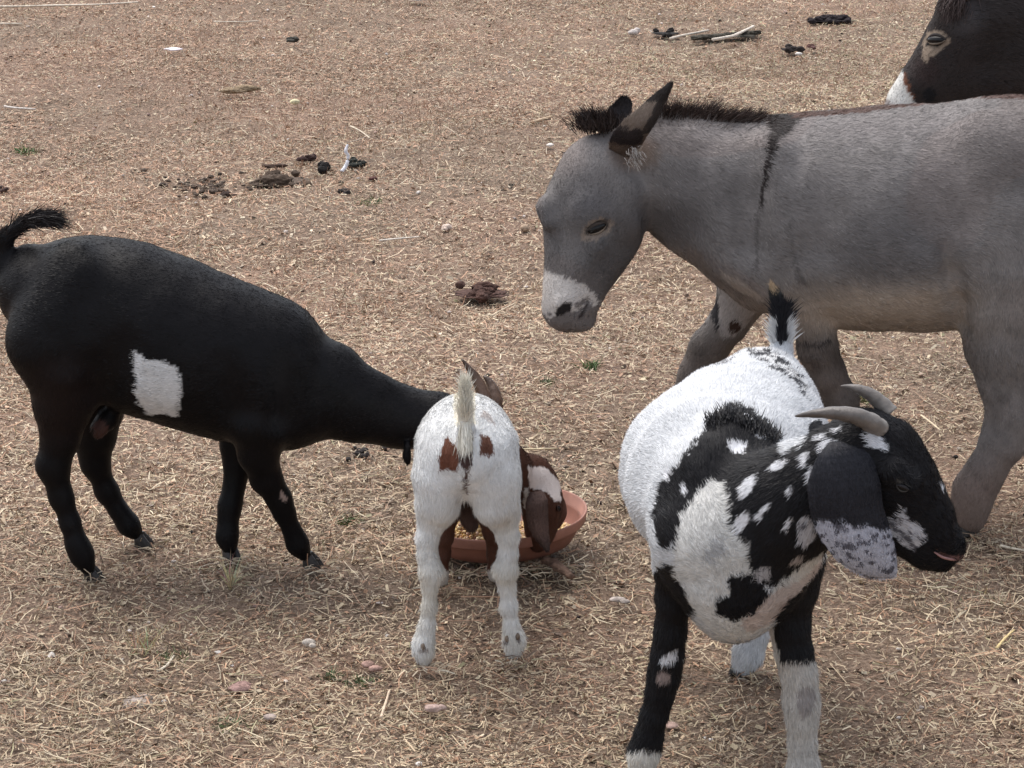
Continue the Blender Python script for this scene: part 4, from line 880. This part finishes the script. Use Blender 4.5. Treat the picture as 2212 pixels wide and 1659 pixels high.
# ---- dark brown donkey in the background
def dark_donkey():
    Yb = 8.15; B = Body(Yb)
    px = lambda u, v, dy=0: PX(u, v, Yb + dy); foot = lambda u, Y: (u, PR(np.array([[0, Y, 0.]]))[0][1])
    t = thing('donkey', 'dark brown donkey with white muzzle and pale eye ring, behind the grey donkey', 'donkey', (px(2400, 100)[0], Yb, 0))
    B.chain([(1948, 232, -.03, 34, .045), (1962, 218, -.02, 45, .052), (1992, 182, -.02, 51, .058), (2024, 152, -.01, 64, .068), (2056, 122, 0, 76, .082), (2092, 84, 0, 88, .09), (2112, 45, 0, 80, .088), (2150, 40, .02, 86, .09)], .02)
    B.chain([(2105, 20, 0, 74, .085), (2170, 20, .03, 110, .10), (2240, 30, .06, 130, .12), (2310, 60, .08, 150, .15), (2380, 110, .1, 170, .19), (2470, 130, .12, 180, .22), (2600, 130, .12, 182, .24), (2740, 120, .12, 182, .24), (2850, 130, .12, 150, .20)], .04)
    B.chain([(2110, 150, 0, 60, .05), (2170, 130, .02, 90, .08), (2250, 130, .04, 110, .10)], .04)
    B.chain([(2000, 205, -.02, 34, .045), (2040, 190, 0, 52, .06), (2100, 165, .0, 66, .08)], .03)
    B.chain([(2012, 92, -.10, 6, .01), (2034, 86, -.10, 6, .01)], .015, cut=True)
    B.chain([(1925, 222, -.06, 6), (1930, 215, -.07, 5)], .012, cut=True)
    for u, dy, s in ((2370, 0, 1), (2400, .22, 1), (2800, 0, 1.1), (2830, .22, 1.1)):
        fy = foot(u, Yb + dy); B.leg([(u, 220, 75 * s), (u, 330, 50 * s), (u + 4, 430, 34), (u, 510, 32), (u, 590, 22), (u, 670, 24), (u, fy[1] - 26, 24)], dy, fy, .03)
    B.build(.0085, .005, 8, 13)
    c7 = lambda L: [(1862.7 + .16043 * x, .16043 * y) for x, y in L]
    def base(P):
        uv = PR(P); c = np.tile(C3(.032, .026, .025), (len(P), 1)) * (1 + .2 * vn(P, 9, 3) + .15 * vn(P, 25, 5))[:, None]
        w = np.clip(1 - ((uv[:, 0] - 2085) / 50) ** 2 - ((uv[:, 1] - 40) / 45) ** 2, 0, 1)[:, None]
        c = c * (1 - w * .6) + C3(.085, .08, .085) * w * .6
        w = np.clip(1 - ((uv[:, 0] - 1998) / 40) ** 2 - ((uv[:, 1] - 150) / 45) ** 2, 0, 1)[:, None]
        return c * (1 - w * .5) + C3(.035, .018, .016) * w * .5
    marks = [(c7([(520, 940), (560, 1000), (560, 1120), (610, 1240), (680, 1340), (740, 1600), (100, 1600), (100, 1100), (400, 960)]), (.62, .61, .58), None, None, 2.5),
             (c7([(545, 960), (600, 1000), (640, 1200), (700, 1330), (670, 1340), (600, 1240), (555, 1110)]), (.20, .085, .05), None, None, 2, .7),
             (c7([(300, 1330), (420, 1400), (520, 1380), (520, 1600), (200, 1600)]), (.16, .12, .12), None, None, 3, .7),
             (c7([(830, 520), (870, 440), (980, 395), (1090, 440), (1170, 520), (1190, 580), (1120, 640), (1060, 700), (980, 740), (900, 760), (860, 850), (820, 830), (805, 700), (800, 600)]), (.24, .185, .14), None, None, 2.5),
             (c7([(840, 640), (870, 560), (910, 465), (1000, 475), (1135, 545), (1030, 620), (920, 600)]), (.012, .01, .012), None, None, 1),
             (c7([(840, 1200), (900, 1180), (980, 1230), (980, 1370), (830, 1370), (810, 1280)]), (.012, .012, .014), None, None, 2)]
    col = paint(base, marks); mesh_np('body', B.V, B.F, M_SKIN, col(B.V), True, t)
    fur('fur', B.V, B.F, col, B.flow, 120000, .016, .0020, M_FUR, t, .18, .25, .28, .35, lambda P: np.where(PR(P)[:, 0] < 2100, .6, 1.), holes=[(2023, 87, 25, 13, 8)])
    eye_at(B, t, 2023, 87, 22, 10.5, 8, [(.03, .025, .024), (.14, .11, .085)], 1.0, .0)
    for (dx, dy) in ((0, -.07), (-8, .07)):
        o, A, F = ear_mesh('ear', [px(2088 + dx, 5, dy), px(2090 + dx, -30, dy * 1.3), px(2096 + dx, -80, dy * 1.5), px(2102 + dx, -130, dy * 1.6), px(2106 + dx, -165, dy * 1.6)], [.028, .045, .042, .028, .006], (1, 0, .1), (-.3, -1, 0), -.5, .009, M_SKIN, lambda A: np.tile(C3(.04, .028, .024), (len(A), 1)), t)
        fur('ear_fur', A, F, lambda P: np.tile(C3(.05, .032, .026), (len(P), 1)), lambda P: np.tile(C3(.1, 0, 1), (len(P), 1)), 6000, .016, .002, M_FUR, t, .2, .3, .2, grav=0)
    r = np.random.default_rng(16); n = 3500; s = r.random(n); q = np.stack([px(2110 + 260 * a, -48 - 62 * math.sin(a * 2.6), .01 * b) for a, b in zip(s, r.normal(0, 1, n))])
    ribbons('mane', q, np.tile(C3(.2, 0, 1), (n, 1)) + r.normal(0, .25, (n, 3)), .06, .003, np.tile(C3(.02, .016, .015), (n, 1)), M_FUR, t, (.1, 0, -.1), 2)
    n = 700; q = np.stack([px(2070 + 14 * r.normal(), 4 + 10 * r.normal(), -.06 + .02 * r.normal()) for _ in range(n)])
    ribbons('forelock', q, np.tile(C3(-.4, -.3, -.6), (n, 1)) + r.normal(0, .25, (n, 3)), .045, .0028, np.tile(C3(.05, .035, .032), (n, 1)) * (.7 + .8 * r.random((n, 1))), M_FUR, t, (0, 0, -.2), 2)
    tube('tail', [px(2965, 110, .12), px(3010, 200, .12), px(3015, 330, .12), px(3010, 420, .12)], [.035, .028, .02, .05], M_SKIN, t, (.03, .024, .022), 12)
    for u, dy in ((2366, 0), (2396, .22), (2796, 0), (2826, .22)):
        round_hoof(t, (PX(u, 600, Yb + dy)[0], Yb + dy), (-1, 0), .042, M_HOOFD)
dark_donkey()

# ------------------------------------------------------------------ feeding dish with grain
def ico(sub=2):
    import bmesh
    b = bmesh.new(); bmesh.ops.create_icosphere(b, subdivisions=sub, radius=1); V = np.array([v.co[:] for v in b.verts]); F = np.array([[v.index for v in f.verts] for f in b.faces]); b.free(); return V, F
ICO = {k: ico(k) for k in (1, 2, 3, 4)}
def lathe(name, prof, mat, parent, n=72, rot=None, loc=(0, 0, 0)):
    V = []; F = []; m = len(prof); R = Matrix.Rotation(rot, 3, 'Y') if rot else Matrix.Identity(3)
    for i in range(n):
        a = 2 * math.pi * i / n
        wob = 1 + .012 * math.sin(2 * a + .6)
        for r, z in prof:
            p = R @ Vector((r * math.cos(a) * wob, r * math.sin(a) * wob, z)); V.append((p.x + loc[0], p.y + loc[1], p.z + loc[2]))
    for i in range(n):
        for k in range(m - 1): F.append((i * m + k, ((i + 1) % n) * m + k, ((i + 1) % n) * m + k + 1, i * m + k + 1))
    return mesh_np(name, V, F, mat, None, True, parent)
def dish():
    yf = GP(1060, 1231)[1]; rb = .162; cx = PX(1087, 1125, yf + rb)[0]; cy = yf + rb; top = .073; ti = math.radians(-2.6)
    t = thing('feeding_dish', 'round terracotta coloured feeding dish with maize grain between the goats', 'dish', (cx, cy, 0))
    M = mat_plain('terracotta_plastic', (.22, .092, .062), .6, .3, .22, 14, .12)
    M2 = mat_plain('terracotta_rim', (.31, .145, .105), .55, .3, .2, 18, .1)
    dz = .012; loc = (cx, cy, dz)
    lathe('bowl', [(.001, 0), (rb - .01, 0), (rb, .004), (.172, .020), (.184, .044), (.186, .050), (.1835, .050), (.181, .044), (.168, .018), (.155, .008), (.001, .007)], M, t, rot=ti, loc=loc)
    lathe('rim', [(.184, .0465), (.1925, .0465), (.1945, .049), (.1985, top - .004), (.1985, top - .001), (.196, top), (.1935, top - .002), (.1875, .052), (.184, .0505), (.184, .0465)], M2, t, rot=ti, loc=loc)
    r = np.random.default_rng(31); V0, F0 = ICO[1]; Vs = []; Fs = []; Cs = []; k = 0
    pal = [(.62, .40, .13), (.66, .47, .22), (.55, .30, .12), (.62, .42, .30), (.50, .33, .16), (.70, .56, .34), (.36, .20, .09)]
    for i in range(2600):
        a = r.random() * 6.283; q = .158 * math.sqrt(r.random()); x, y = q * math.cos(a), q * math.sin(a)
        d1 = math.hypot(x + .065, y + .015); d2 = math.hypot(x - .14, y + .0)
        h = .052 * math.exp(-(d1 / .10) ** 2) + .018 * math.exp(-(d2 / .05) ** 2)
        if h < .006 * (1 + r.random()): continue
        s = np.array([.0052, .0042, .0028]) * (.8 + .5 * r.random()); e = Matrix.Rotation(r.random() * 6.28, 3, 'Z') @ Matrix.Rotation(r.normal() * .6, 3, 'X') @ Matrix.Rotation(r.normal() * .6, 3, 'Y')
        W = (V0 * s * (1 + .15 * r.normal(0, 1, (len(V0), 1)))) @ np.array(e).T + np.array([x + cx, y + cy, dz + .011 + h * (.72 + .28 * r.random()) + x * .045])
        Vs.append(W); Fs.append(F0 + k); k += len(V0); Cs.append(np.tile(np.array(pal[int(r.integers(len(pal)))]) * (.8 + .4 * r.random()), (len(V0), 1)))
    o = mesh_np('maize_grain', np.concatenate(Vs), np.concatenate(Fs), mat_attr('maize', .45, .4), np.concatenate(Cs), True)
    tag(o, 'yellow maize grain heaped in the terracotta dish', 'grain', None, 'stuff')
dish()

# ------------------------------------------------------------------ droppings, stones, sticks, weeds
M_LUMP = mat_attr('rough_lump', .85, .15, .8, 120, noise=.35, nscale=90)
def lumps(name, label, cat, u, v, parts, col, var=.3, group=None, seed=1, nf=60, amp=.3, sub=3, st=False):
    """parts: (du, dv, rx, ry, rz) in px from the place (u, v) on the ground"""
    r = np.random.default_rng(seed); V0, F0 = ICO[sub]; Vs = []; Fs = []; Cs = []; k = 0; g = GP(u, v); m = DEP(g) / FPX
    if name == 'dung' and len(parts) > 2 and not st:
        a_ = np.array(parts, float); parts = list(parts) + [(a_[:, 0].mean(), a_[:, 1].mean(), np.abs(a_[:, 0] - a_[:, 0].mean()).max() + 5, (np.abs(a_[:, 1] - a_[:, 1].mean()).max() + 2) * 2.2, 1.6)]
    for p in parts:
        du, dv, a, b, c = p; q = GP(u + du, v + dv); e = np.array(Matrix.Rotation(r.random() * 6.28, 3, 'Z')) if a == b else np.eye(3)
        big = a > 12 and amp > .25; V0, F0 = ICO[4 if big else sub]
        W = V0 * (1 + amp * vn(V0 + r.random(3) * 50, 1.7, seed)[:, None] + amp * .5 * vn(V0 + r.random(3) * 50, 4.5, seed)[:, None] + (amp * .55 * vn(V0 + r.random(3) * 50, 9, seed)[:, None] if big else 0)); W = (W * np.array([a, b, c]) * m) @ e.T + q + np.array([0, 0, c * m * .35])
        Vs.append(W); Fs.append(F0 + k); k += len(V0); Cs.append(np.tile(np.array(col) * (1 + var * (r.random() - .5)), (len(V0), 1)))
    o = mesh_np(name, np.concatenate(Vs), np.concatenate(Fs), M_LUMP, np.concatenate(Cs), True)
    tag(o, label, cat, group)
    if st: o['kind'] = 'stuff'
    return o
def rp(n, sx, sy, a0, a1, seed, flat=.8):
    r = np.random.default_rng(seed); return [(r.normal() * sx, r.normal() * sy, *(lambda a: (a, a, a * flat))(a0 + (a1 - a0) * r.random())) for _ in range(n)]
DK = (.018, .016, .015); BN = (.065, .042, .032); BN2 = (.11, .08, .058); RD = (.085, .042, .036)
G1 = 'droppings lying on the paddock'
lumps('dung', 'crumbly reddish brown dung heap in the middle, between donkey muzzle and black goat', 'dung', 1048, 632, rp(16, 20, 7, 7, 13, 1) + [(0, -6, 26, 14, 13)], (.07, .038, .030), .4, G1, 1)
lumps('dung', 'small black droppings left of the donkey face', 'dung', 1106, 408, rp(7, 7, 5, 5, 8, 2), DK, .3, G1, 2)
lumps('dung', 'large brown dung clod with straw across it, biggest of the clods in a row', 'dung', 598, 397, [(0, 0, 34, 22, 15), (-16, -6, 16, 14, 14), (14, 0, 20, 14, 11), (-4, -10, 15, 10, 14)] + rp(8, 20, 8, 6, 10, 3), (.095, .068, .050), .5, G1, 3)
lumps('dung', 'black droppings to the left of the upright white twig', 'dung', 697, 367, [(-3, -8, 8, 7, 8), (5, -3, 13, 10, 9), (0, 3, 11, 9, 8)] + rp(3, 6, 5, 5, 7, 4), DK, .3, G1, 4)
lumps('dung', 'black droppings to the right of the upright white twig', 'dung', 771, 353, rp(8, 9, 5, 6, 9, 5), (.022, .024, .02), .3, G1, 5)
lumps('dung', 'dark brown dung piece lying flat above the black droppings', 'dung', 660, 344, [(-8, 2, 12, 7, 6), (8, 0, 14, 8, 7), (18, -3, 6, 6, 7)], (.06, .036, .032), .4, G1, 6)
lumps('dung', 'grey brown crumbling dung below the upright white twig', 'dung', 742, 417, [(0, 0, 14, 9, 7), (8, 2, 9, 7, 6)] + rp(3, 8, 3, 4, 6, 7), (.035, .03, .028), .4, G1, 7)
lumps('dung', 'tiny dark dropping between twig and grey brown dung', 'dung', 737, 398, [(0, 0, 7, 6, 6)], (.035, .03, .028), .3, G1, 8, sub=2)
lumps('dung', 'trampled flat patch of old dung left of the large clod', 'dung', 445, 400, [(r[0], r[1], r[2] * 1.0, r[2] * .9, r[2] * .5) for r in rp(70, 50, 11, 3, 8, 9)], (.075, .055, .042), 1.1, None, 9, st=True)
lumps('dung', 'dark crumb of dung at the right end of the trampled patch', 'dung', 497, 421, rp(6, 10, 3, 5, 8, 10, .6), (.04, .025, .02), .5, G1, 10)
lumps('dung', 'flat brown dung fragment above the large clod', 'dung', 592, 360, [(-10, 0, 16, 8, 4), (14, -1, 14, 6, 4)], (.075, .05, .038), .4, G1, 11)
lumps('dung', 'long black dung heap at the top, left of the dark donkey', 'dung', 1792, 44, [(-38, 4, 9, 7, 5), (-22, 1, 14, 9, 7), (0, -2, 18, 11, 8), (22, -1, 17, 10, 8), (36, -2, 9, 8, 7)] + rp(8, 22, 3, 5, 8, 12), (.026, .02, .022), .4, G1, 12)
lumps('dung', 'dark weathered dung behind the two pale sticks', 'dung', 1565, 78, [(x * 14 - 60, 6 - x * 1.3, 14, 9, 5) for x in range(10)], (.05, .045, .035), .7, G1, 13)
lumps('dung', 'small black dropping at the left end of the pale sticks', 'dung', 1443, 70, rp(5, 9, 3, 5, 8, 14), DK, .3, G1, 14)
lumps('dung', 'round dark dropping below the pale sticks', 'dung', 1714, 106, rp(5, 7, 4, 6, 9, 15), (.03, .024, .022), .3, G1, 15)
lumps('dung', 'reddish dropping right of the round dark one', 'dung', 1752, 100, rp(4, 6, 3, 4, 6, 16), RD, .3, G1, 16, sub=2)
lumps('dung', 'grey dropping alone near the top centre', 'dung', 633, 87, [(0, 0, 13, 7, 6), (-6, 2, 10, 5, 4)], (.07, .065, .055), .3, G1, 17, sub=2)
lumps('dung', 'dark crumbs in the straw under the black goat neck', 'dung', 775, 978, rp(12, 20, 8, 4, 8, 18), (.04, .034, .032), .4, None, 18, st=True)
lumps('dung', 'brown crumb right of the row of droppings', 'dung', 806, 388, [(0, 0, 10, 8, 5)], RD, .3, G1, 19, sub=2)
lumps('dung', 'dark crumb at the far left edge above the tail', 'dung', 8, 410, rp(4, 6, 3, 5, 7, 20), (.05, .03, .025), .3, G1, 20, sub=2)
lumps('wood_chunk', 'flat weathered wood chunk lying in the far left field', 'wood', 514, 196, [(-12, 2, 26, 9, 6), (16, -2, 24, 9, 7), (34, -4, 14, 6, 4)], (.27, .20, .13), .3, None, 21)
GS = 'small stones in the straw'
lumps('stone', 'long reddish stone in front of the kid left hind foot', 'stone', 803, 1441, [(-8, -3, 15, 11, 8), (8, 5, 15, 10, 7)], (.36, .23, .19), .12, GS, 31, amp=.12)
lumps('stone', 'pinkish stone below the small white goat', 'stone', 941, 1533, [(-5, 0, 20, 12, 9), (12, -2, 12, 8, 7)], (.40, .29, .25), .12, GS, 32, amp=.15)
lumps('stone', 'flat grey stone half buried at the lower left', 'stone', 297, 1520, [(0, 0, 32, 30, 9), (12, -8, 22, 20, 9), (-14, 8, 18, 14, 7)], (.30, .25, .22), .1, GS, 33, amp=.14)
lumps('stone', 'reddish flat stone right of the grey one', 'stone', 518, 1489, [(0, 0, 25, 20, 8), (6, -8, 18, 12, 7)], (.27, .17, .15), .15, GS, 34, amp=.15)
lumps('stone', 'pale stone in the straw below the black goat feet', 'stone', 667, 1391, [(0, 0, 14, 10, 9), (8, 5, 8, 7, 5)], (.50, .44, .38), .1, GS, 35, amp=.15)
lumps('stone', 'pale small stone between grey stone and bottom edge', 'stone', 583, 1552, [(0, 0, 15, 11, 7)], (.32, .26, .23), .1, GS, 36, amp=.15)
lumps('stone', 'pale flat stones right of the dish', 'stone', 1340, 1297, [(-6, 0, 17, 10, 6), (10, 4, 12, 7, 5)], (.42, .36, .32), .1, GS, 37, amp=.15)
lumps('stone', 'whitish stone in the open ground above the black goat neck', 'stone', 965, 494, [(0, 0, 11, 9, 8), (-5, 3, 7, 6, 5)], (.55, .44, .37), .1, GS, 38, amp=.15)
lumps('stone', 'tan stone left of the donkey muzzle', 'stone', 1134, 495, [(0, 0, 10, 9, 8)], (.38, .28, .20), .1, GS, 39, amp=.15)
lumps('stone', 'small white stone chip at the bottom edge', 'stone', 905, 1652, [(0, 0, 8, 7, 5)], (.66, .60, .54), .1, GS, 40, amp=.15, sub=2)
lumps('stone', 'yellowish white chip in the far field', 'stone', 637, 222, [(0, 0, 11, 8, 6)], (.62, .56, .36), .1, GS, 41, amp=.2, sub=2)
lumps('stone', 'white chip beside the pale sticks at the top', 'stone', 1367, 72, [(0, 0, 11, 9, 7), (9, -4, 7, 6, 7)], (.56, .50, .46), .1, GS, 42, amp=.2, sub=2)
lumps('stone', 'pale lump under the pale sticks by the dropping', 'stone', 1725, 118, [(0, 0, 8, 6, 4)], (.60, .56, .52), .1, GS, 43, amp=.2, sub=2)
lumps('stone', 'dark earthy clod at the lower left edge', 'stone', 245, 1500, [(0, 0, 16, 10, 6)], (.13, .10, .085), .1, GS, 44, amp=.2)
lumps('stone', 'pebble under the pied goat black foreleg', 'stone', 1450, 1568, [(0, 0, 16, 17, 5)], (.36, .25, .21), .1, GS, 45, amp=.15)
r_ = np.random.default_rng(55)
def peb(name, label, cat, n, a0, a1, pal, seed, pw=.5):
    r = np.random.default_rng(seed); xy = scatter(n, r, pw=pw); V0, F0 = ICO[1]; s = a0 + (a1 - a0) * r.random(n) ** 2; Vs = V0[None] * (s[:, None, None] * np.array([1, .8, .55])) * (1 + .2 * r.normal(0, 1, (n, len(V0), 1)))
    an = r.random(n) * 6.28; c, d = np.cos(an), np.sin(an); X = Vs[..., 0] * c[:, None] - Vs[..., 1] * d[:, None]; Y = Vs[..., 0] * d[:, None] + Vs[..., 1] * c[:, None]
    Vs = np.stack([X, Y, Vs[..., 2]], -1) + np.stack([xy[:, 0], xy[:, 1], gh(xy[:, 0], xy[:, 1]) + .006], 1)[:, None]
    C = np.array(pal)[r.integers(0, len(pal), n)] * (.75 + .5 * r.random((n, 1)))
    o = mesh_np(name, Vs.reshape(-1, 3), (F0[None] + (np.arange(n) * len(V0))[:, None, None]).reshape(-1, 3), M_LUMP, np.repeat(C, len(V0), 0), False)
    return tag(o, label, cat, None, 'stuff')
peb('gravel', 'tiny pale and pinkish pebbles strewn through the straw', 'gravel', 900, .003, .010, [(.5, .44, .4), (.38, .26, .22), (.32, .27, .24), (.6, .55, .5)], 61)
peb('scattered_droppings', 'tiny dark droppings strewn through the straw', 'droppings', 420, .0035, .009, [DK, BN, (.04, .03, .03)], 62, .9)

M_STICK = mat_attr('bare_stick', .7, .25, .4, 160, noise=.25, nscale=70)
def stick(name, label, pts, rad, col, lift=.006, group='pale sticks and twigs', cat='stick', seed=1):
    P = [GP(u, v) + np.array([0, 0, lift + (p[0] if p else 0)]) for u, v, *p in pts]
    m = DEP(P[0]) / FPX; n = len(P)
    o = tube(name, P, [rad * m * (1 - .35 * i / (n - 1)) for i in range(n)], M_STICK, None, col, 8, .10, 0, .8, seed, True, 4)
    return tag(o, label, cat, group)
Y0 = GP(738, 371)[1]
tw = tube('twig', [PX(738, 371, Y0), PX(748, 357, Y0 + .01), PX(752, 338, Y0 + .02), PX(747, 327, Y0 + .02), PX(751, 312, Y0 + .025)], [.0062, .0075, .0055, .0065, .0035], M_STICK, None, (.74, .74, .78), 8, .12, 0, 1, 4)
tag(tw, 'white twig sticking up between two heaps of black droppings', 'twig', 'pale sticks and twigs')
stick('twig', 'forked tan twig behind the upright white twig', [(757, 276), (772, 283), (784, 290), (799, 302)], 2.6, (.50, .42, .32), seed=2)
stick('twig', 'thin tan twig crossing the forked one', [(750, 312), (780, 303), (796, 294)], 1.6, (.40, .32, .25), seed=3)
stick('stick', 'pale stick at the far left, below the long one', [(10, 235), (30, 238), (76, 241)], 3.2, (.66, .60, .54), .01, seed=4)
stick('stick', 'long pale stick lying across the top left corner', [(-20, 20), (60, 19), (140, 17), (220, 15), (298, 10)], 3.4, (.62, .54, .44), .012, seed=5)
stick('stick', 'short pale stick at the left edge under the long stick', [(-20, 58), (10, 57), (48, 57)], 3.6, (.58, .50, .40), .012, seed=6)
stick('stick', 'pale stick near the top, left of the centre', [(462, 52), (500, 53), (560, 51)], 2.2, (.60, .52, .42), .012, seed=7)
stick('stick', 'left of two pale sticks lying against dark dung at the top', [(1448, 90), (1480, 82), (1530, 72)], 4.0, (.56, .49, .41), .014, seed=8)
stick('stick', 'right of two pale sticks lying against dark dung at the top', [(1540, 95), (1580, 88), (1605, 77), (1628, 66)], 4.6, (.60, .53, .45), .02, seed=9)
stick('stick', 'pale broken stick in the open ground right of the black goat back', [(820, 526), (860, 522), (905, 518)], 3.0, (.62, .56, .48), .01, seed=10)
stick('stick', 'thin straw stick leaning up from the dung right of the goat back', [(1060, 690), (1085, 676), (1112, 662)], 2.2, (.52, .42, .30), .01, seed=11)
stick('stick', 'thin pale stalk to the right of the kid neck', [(1118, 977), (1160, 976), (1205, 975)], 2.6, (.60, .50, .33), .008, seed=12)
stick('stick', 'pale stick at the lower right edge', [(2160, 1186), (2190, 1192), (2225, 1199)], 4.0, (.62, .54, .42), .008, seed=13)
stick('stick', 'yellow straw stalk at the right edge near the bottom', [(2152, 1412), (2170, 1390), (2190, 1372)], 3.6, (.62, .48, .24), .012, seed=14)
stick('stick', 'thick pale stalk at the left, below the dry grass tuft', [(342, 1242 + 215), (360, 1425 + 20), (376, 1424)], 3.4, (.62, .55, .44), .008, seed=15)
stick('stick', 'pale stalk standing out near the bottom left of the middle', [(823, 1560), (831, 1535), (842, 1500)], 3.6, (.58, .45, .33), .01, seed=16)
stick('stick', 'straw stalk right of the pied goat chin', [(1990, 905), (2010, 920), (2032, 938)], 2.8, (.56, .46, .32), .01, seed=17)
stick('bark_chip', 'pale pointed bark chip beside the upper donkey forehead', [(1150, 268), (1165, 264), (1190, 256)], 5.0, (.45, .33, .22), .008, 'pale sticks and twigs', 'bark', 18)
def chip(label, u, v, a, b, col, cat='feather', name='feather'):
    g = GP(u, v); m = DEP(g) / FPX; V0, F0 = ICO[3]; W = V0 * (1 + .2 * vn(V0 + u, 2, 3)[:, None]); W[:, 1] *= np.clip(1.1 - np.abs(W[:, 0]) ** 1.5 * .9, .1, 1)
    o = mesh_np(name, W * np.array([a * m, b * m * 2.2, .006]) + g + np.array([0, 0, .014]), F0, M_STICK, np.tile(col, (len(V0), 1)), True); tag(o, label, cat)
chip('white feather lying flat in the far left field', 375, 113, 21, 6, (.78, .70, .72))
chip('small white shell like flake left of the donkey face', 1188, 321, 8, 5, (.70, .64, .58), 'flake', 'flake')
chip('white flake at the top edge near the middle', 905, 4, 22, 7, (.6, .56, .5), 'flake', 'flake')
chip('pale leaf scrap above the far end of the donkey back', 1695, 189 - 180 + 300, 1, 1, (.6, .5, .4), 'flake', 'flake') if False else None
# wood scrap wedged under the dish
def scrap():
    g0, g1 = GP(1178, 1226), GP(1236, 1254)
    o = tube('wood_scrap', [g0 + np.array([0, .01, .016]), (g0 + g1) / 2 + np.array([0, 0, .016]), g1 + np.array([0, 0, .009])], [.013, .017, .010], mat_attr('split_wood', .8, .2, .9, 140, noise=.45, nscale=60), None, (.17, .105, .075), 7, .16, .06, .7, 9, True, 5)
    tag(o, 'split brown wood scrap wedged under the right side of the dish', 'wood')
scrap()
# weeds and standing grass
def tuft(label, u, v, n, sp, h, col, width, cat, name, seed, spread=.8, seg=3, leafy=False):
    r = np.random.default_rng(seed); g = GP(u, v); q = g + np.stack([r.normal(0, sp * .6, n), r.normal(0, sp * .8, n), np.zeros(n)], 1); q[:, 2] = gh(q[:, 0], q[:, 1]) + .001
    D = np.stack([r.normal(0, spread, n), r.normal(0, spread, n), np.abs(r.normal(.9, .35, n))], 1)
    c = np.array(col) * (.65 + .7 * r.random((n, 1))) * (1 + .12 * r.normal(0, 1, (n, 3)))
    o = ribbons(name, q, D, h * (.5 + .8 * r.random(n)), width, c, M_STRAW, None, (0, 0, -.35), seg, True, None, False, .25, seed)
    tag(o, label, cat, 'small plants in the paddock')
GREEN = (.11, .15, .06)
def at_feet():
    r = np.random.default_rng(77); q = []
    for u, v, k in ((202, 1253, 1), (310, 1180, .8), (500, 1208, .8), (674, 1224, .9), (915, 1441, .9), (1111, 1422, .9), (955, 1266, .7), (1384, 1676, 1), (1738, 1720, 1), (1594, 1458, .9), (2090, 1152, 1.4), (1060, 1236, 2.5), (1180, 1222, 2)):
        g = GP(u, v); n = int(46 * k)
        q.append(g + np.stack([r.normal(0, .03 * k, n), -.012 + r.normal(0, .012, n), np.abs(r.normal(0, .004, n))], 1))
    q = np.concatenate(q); n = len(q); D = np.stack([r.normal(0, 1, n), r.normal(0, .5, n), np.abs(r.normal(.25, .3, n))], 1)
    ribbons('straw_at_hooves', q, D, .015 + .035 * r.random(n), .0024, tone(q, r), M_STRAW, None, (0, 0, -.4), 2, False, None, True, .2, 78)
at_feet()
tuft('low green weed in the straw left of the donkey forelegs', 1278, 800, 90, .022, .028, GREEN, .0035, 'weed', 'weed', 1)
tuft('green weed at the far left edge', 60, 322, 90, .030, .035, GREEN, .005, 'weed', 'weed', 2)
tuft('green weed touching the reddish stone below the kid', 785, 1462, 80, .022, .022, (.10, .13, .06), .0035, 'weed', 'weed', 3)
tuft('green weed left of the reddish stone', 716, 1452, 60, .018, .022, (.10, .13, .06), .0035, 'weed', 'weed', 4)
tuft('green weed in the straw right of the black goat forefoot', 755, 1115, 70, .026, .024, (.13, .15, .07), .004, 'weed', 'weed', 5)
tuft('grey green weed between dung and black goat back', 800, 440, 70, .035, .022, (.15, .17, .07), .004, 'weed', 'weed', 6)
tuft('faint green weed above the dark dung', 1185, 830, 60, .020, .022, (.14, .16, .08), .003, 'weed', 'weed', 7)
tuft('green weed beside the donkey foreleg knee', 1870, 860, 80, .03, .03, (.16, .18, .08), .004, 'weed', 'weed', 8)
tuft('grey green weed at the bottom left', 500, 1570, 80, .03, .024, (.17, .18, .10), .004, 'weed', 'weed', 9)
tuft('green weed at the left, in front of the black goat hind feet', 372, 1420, 60, .03, .024, (.16, .16, .08), .004, 'weed', 'weed', 12)
tuft('tall dry grass tuft standing left of the pale stone', 310, 1400, 46, .028, .085, (.50, .41, .27), .0022, 'grass tuft', 'grass_tuft', 10, .22)
tuft('thin dry grass stems in front of the black goat forefeet', 500, 1262, 60, .004, .10, (.50, .42, .27), .002, 'grass tuft', 'grass_tuft', 11, .25)
tuft('dry grass sprouting at the right edge under the goat chin', 2130, 1290, 36, .03, .05, (.5, .43, .28), .002, 'grass tuft', 'grass_tuft', 13, .4)
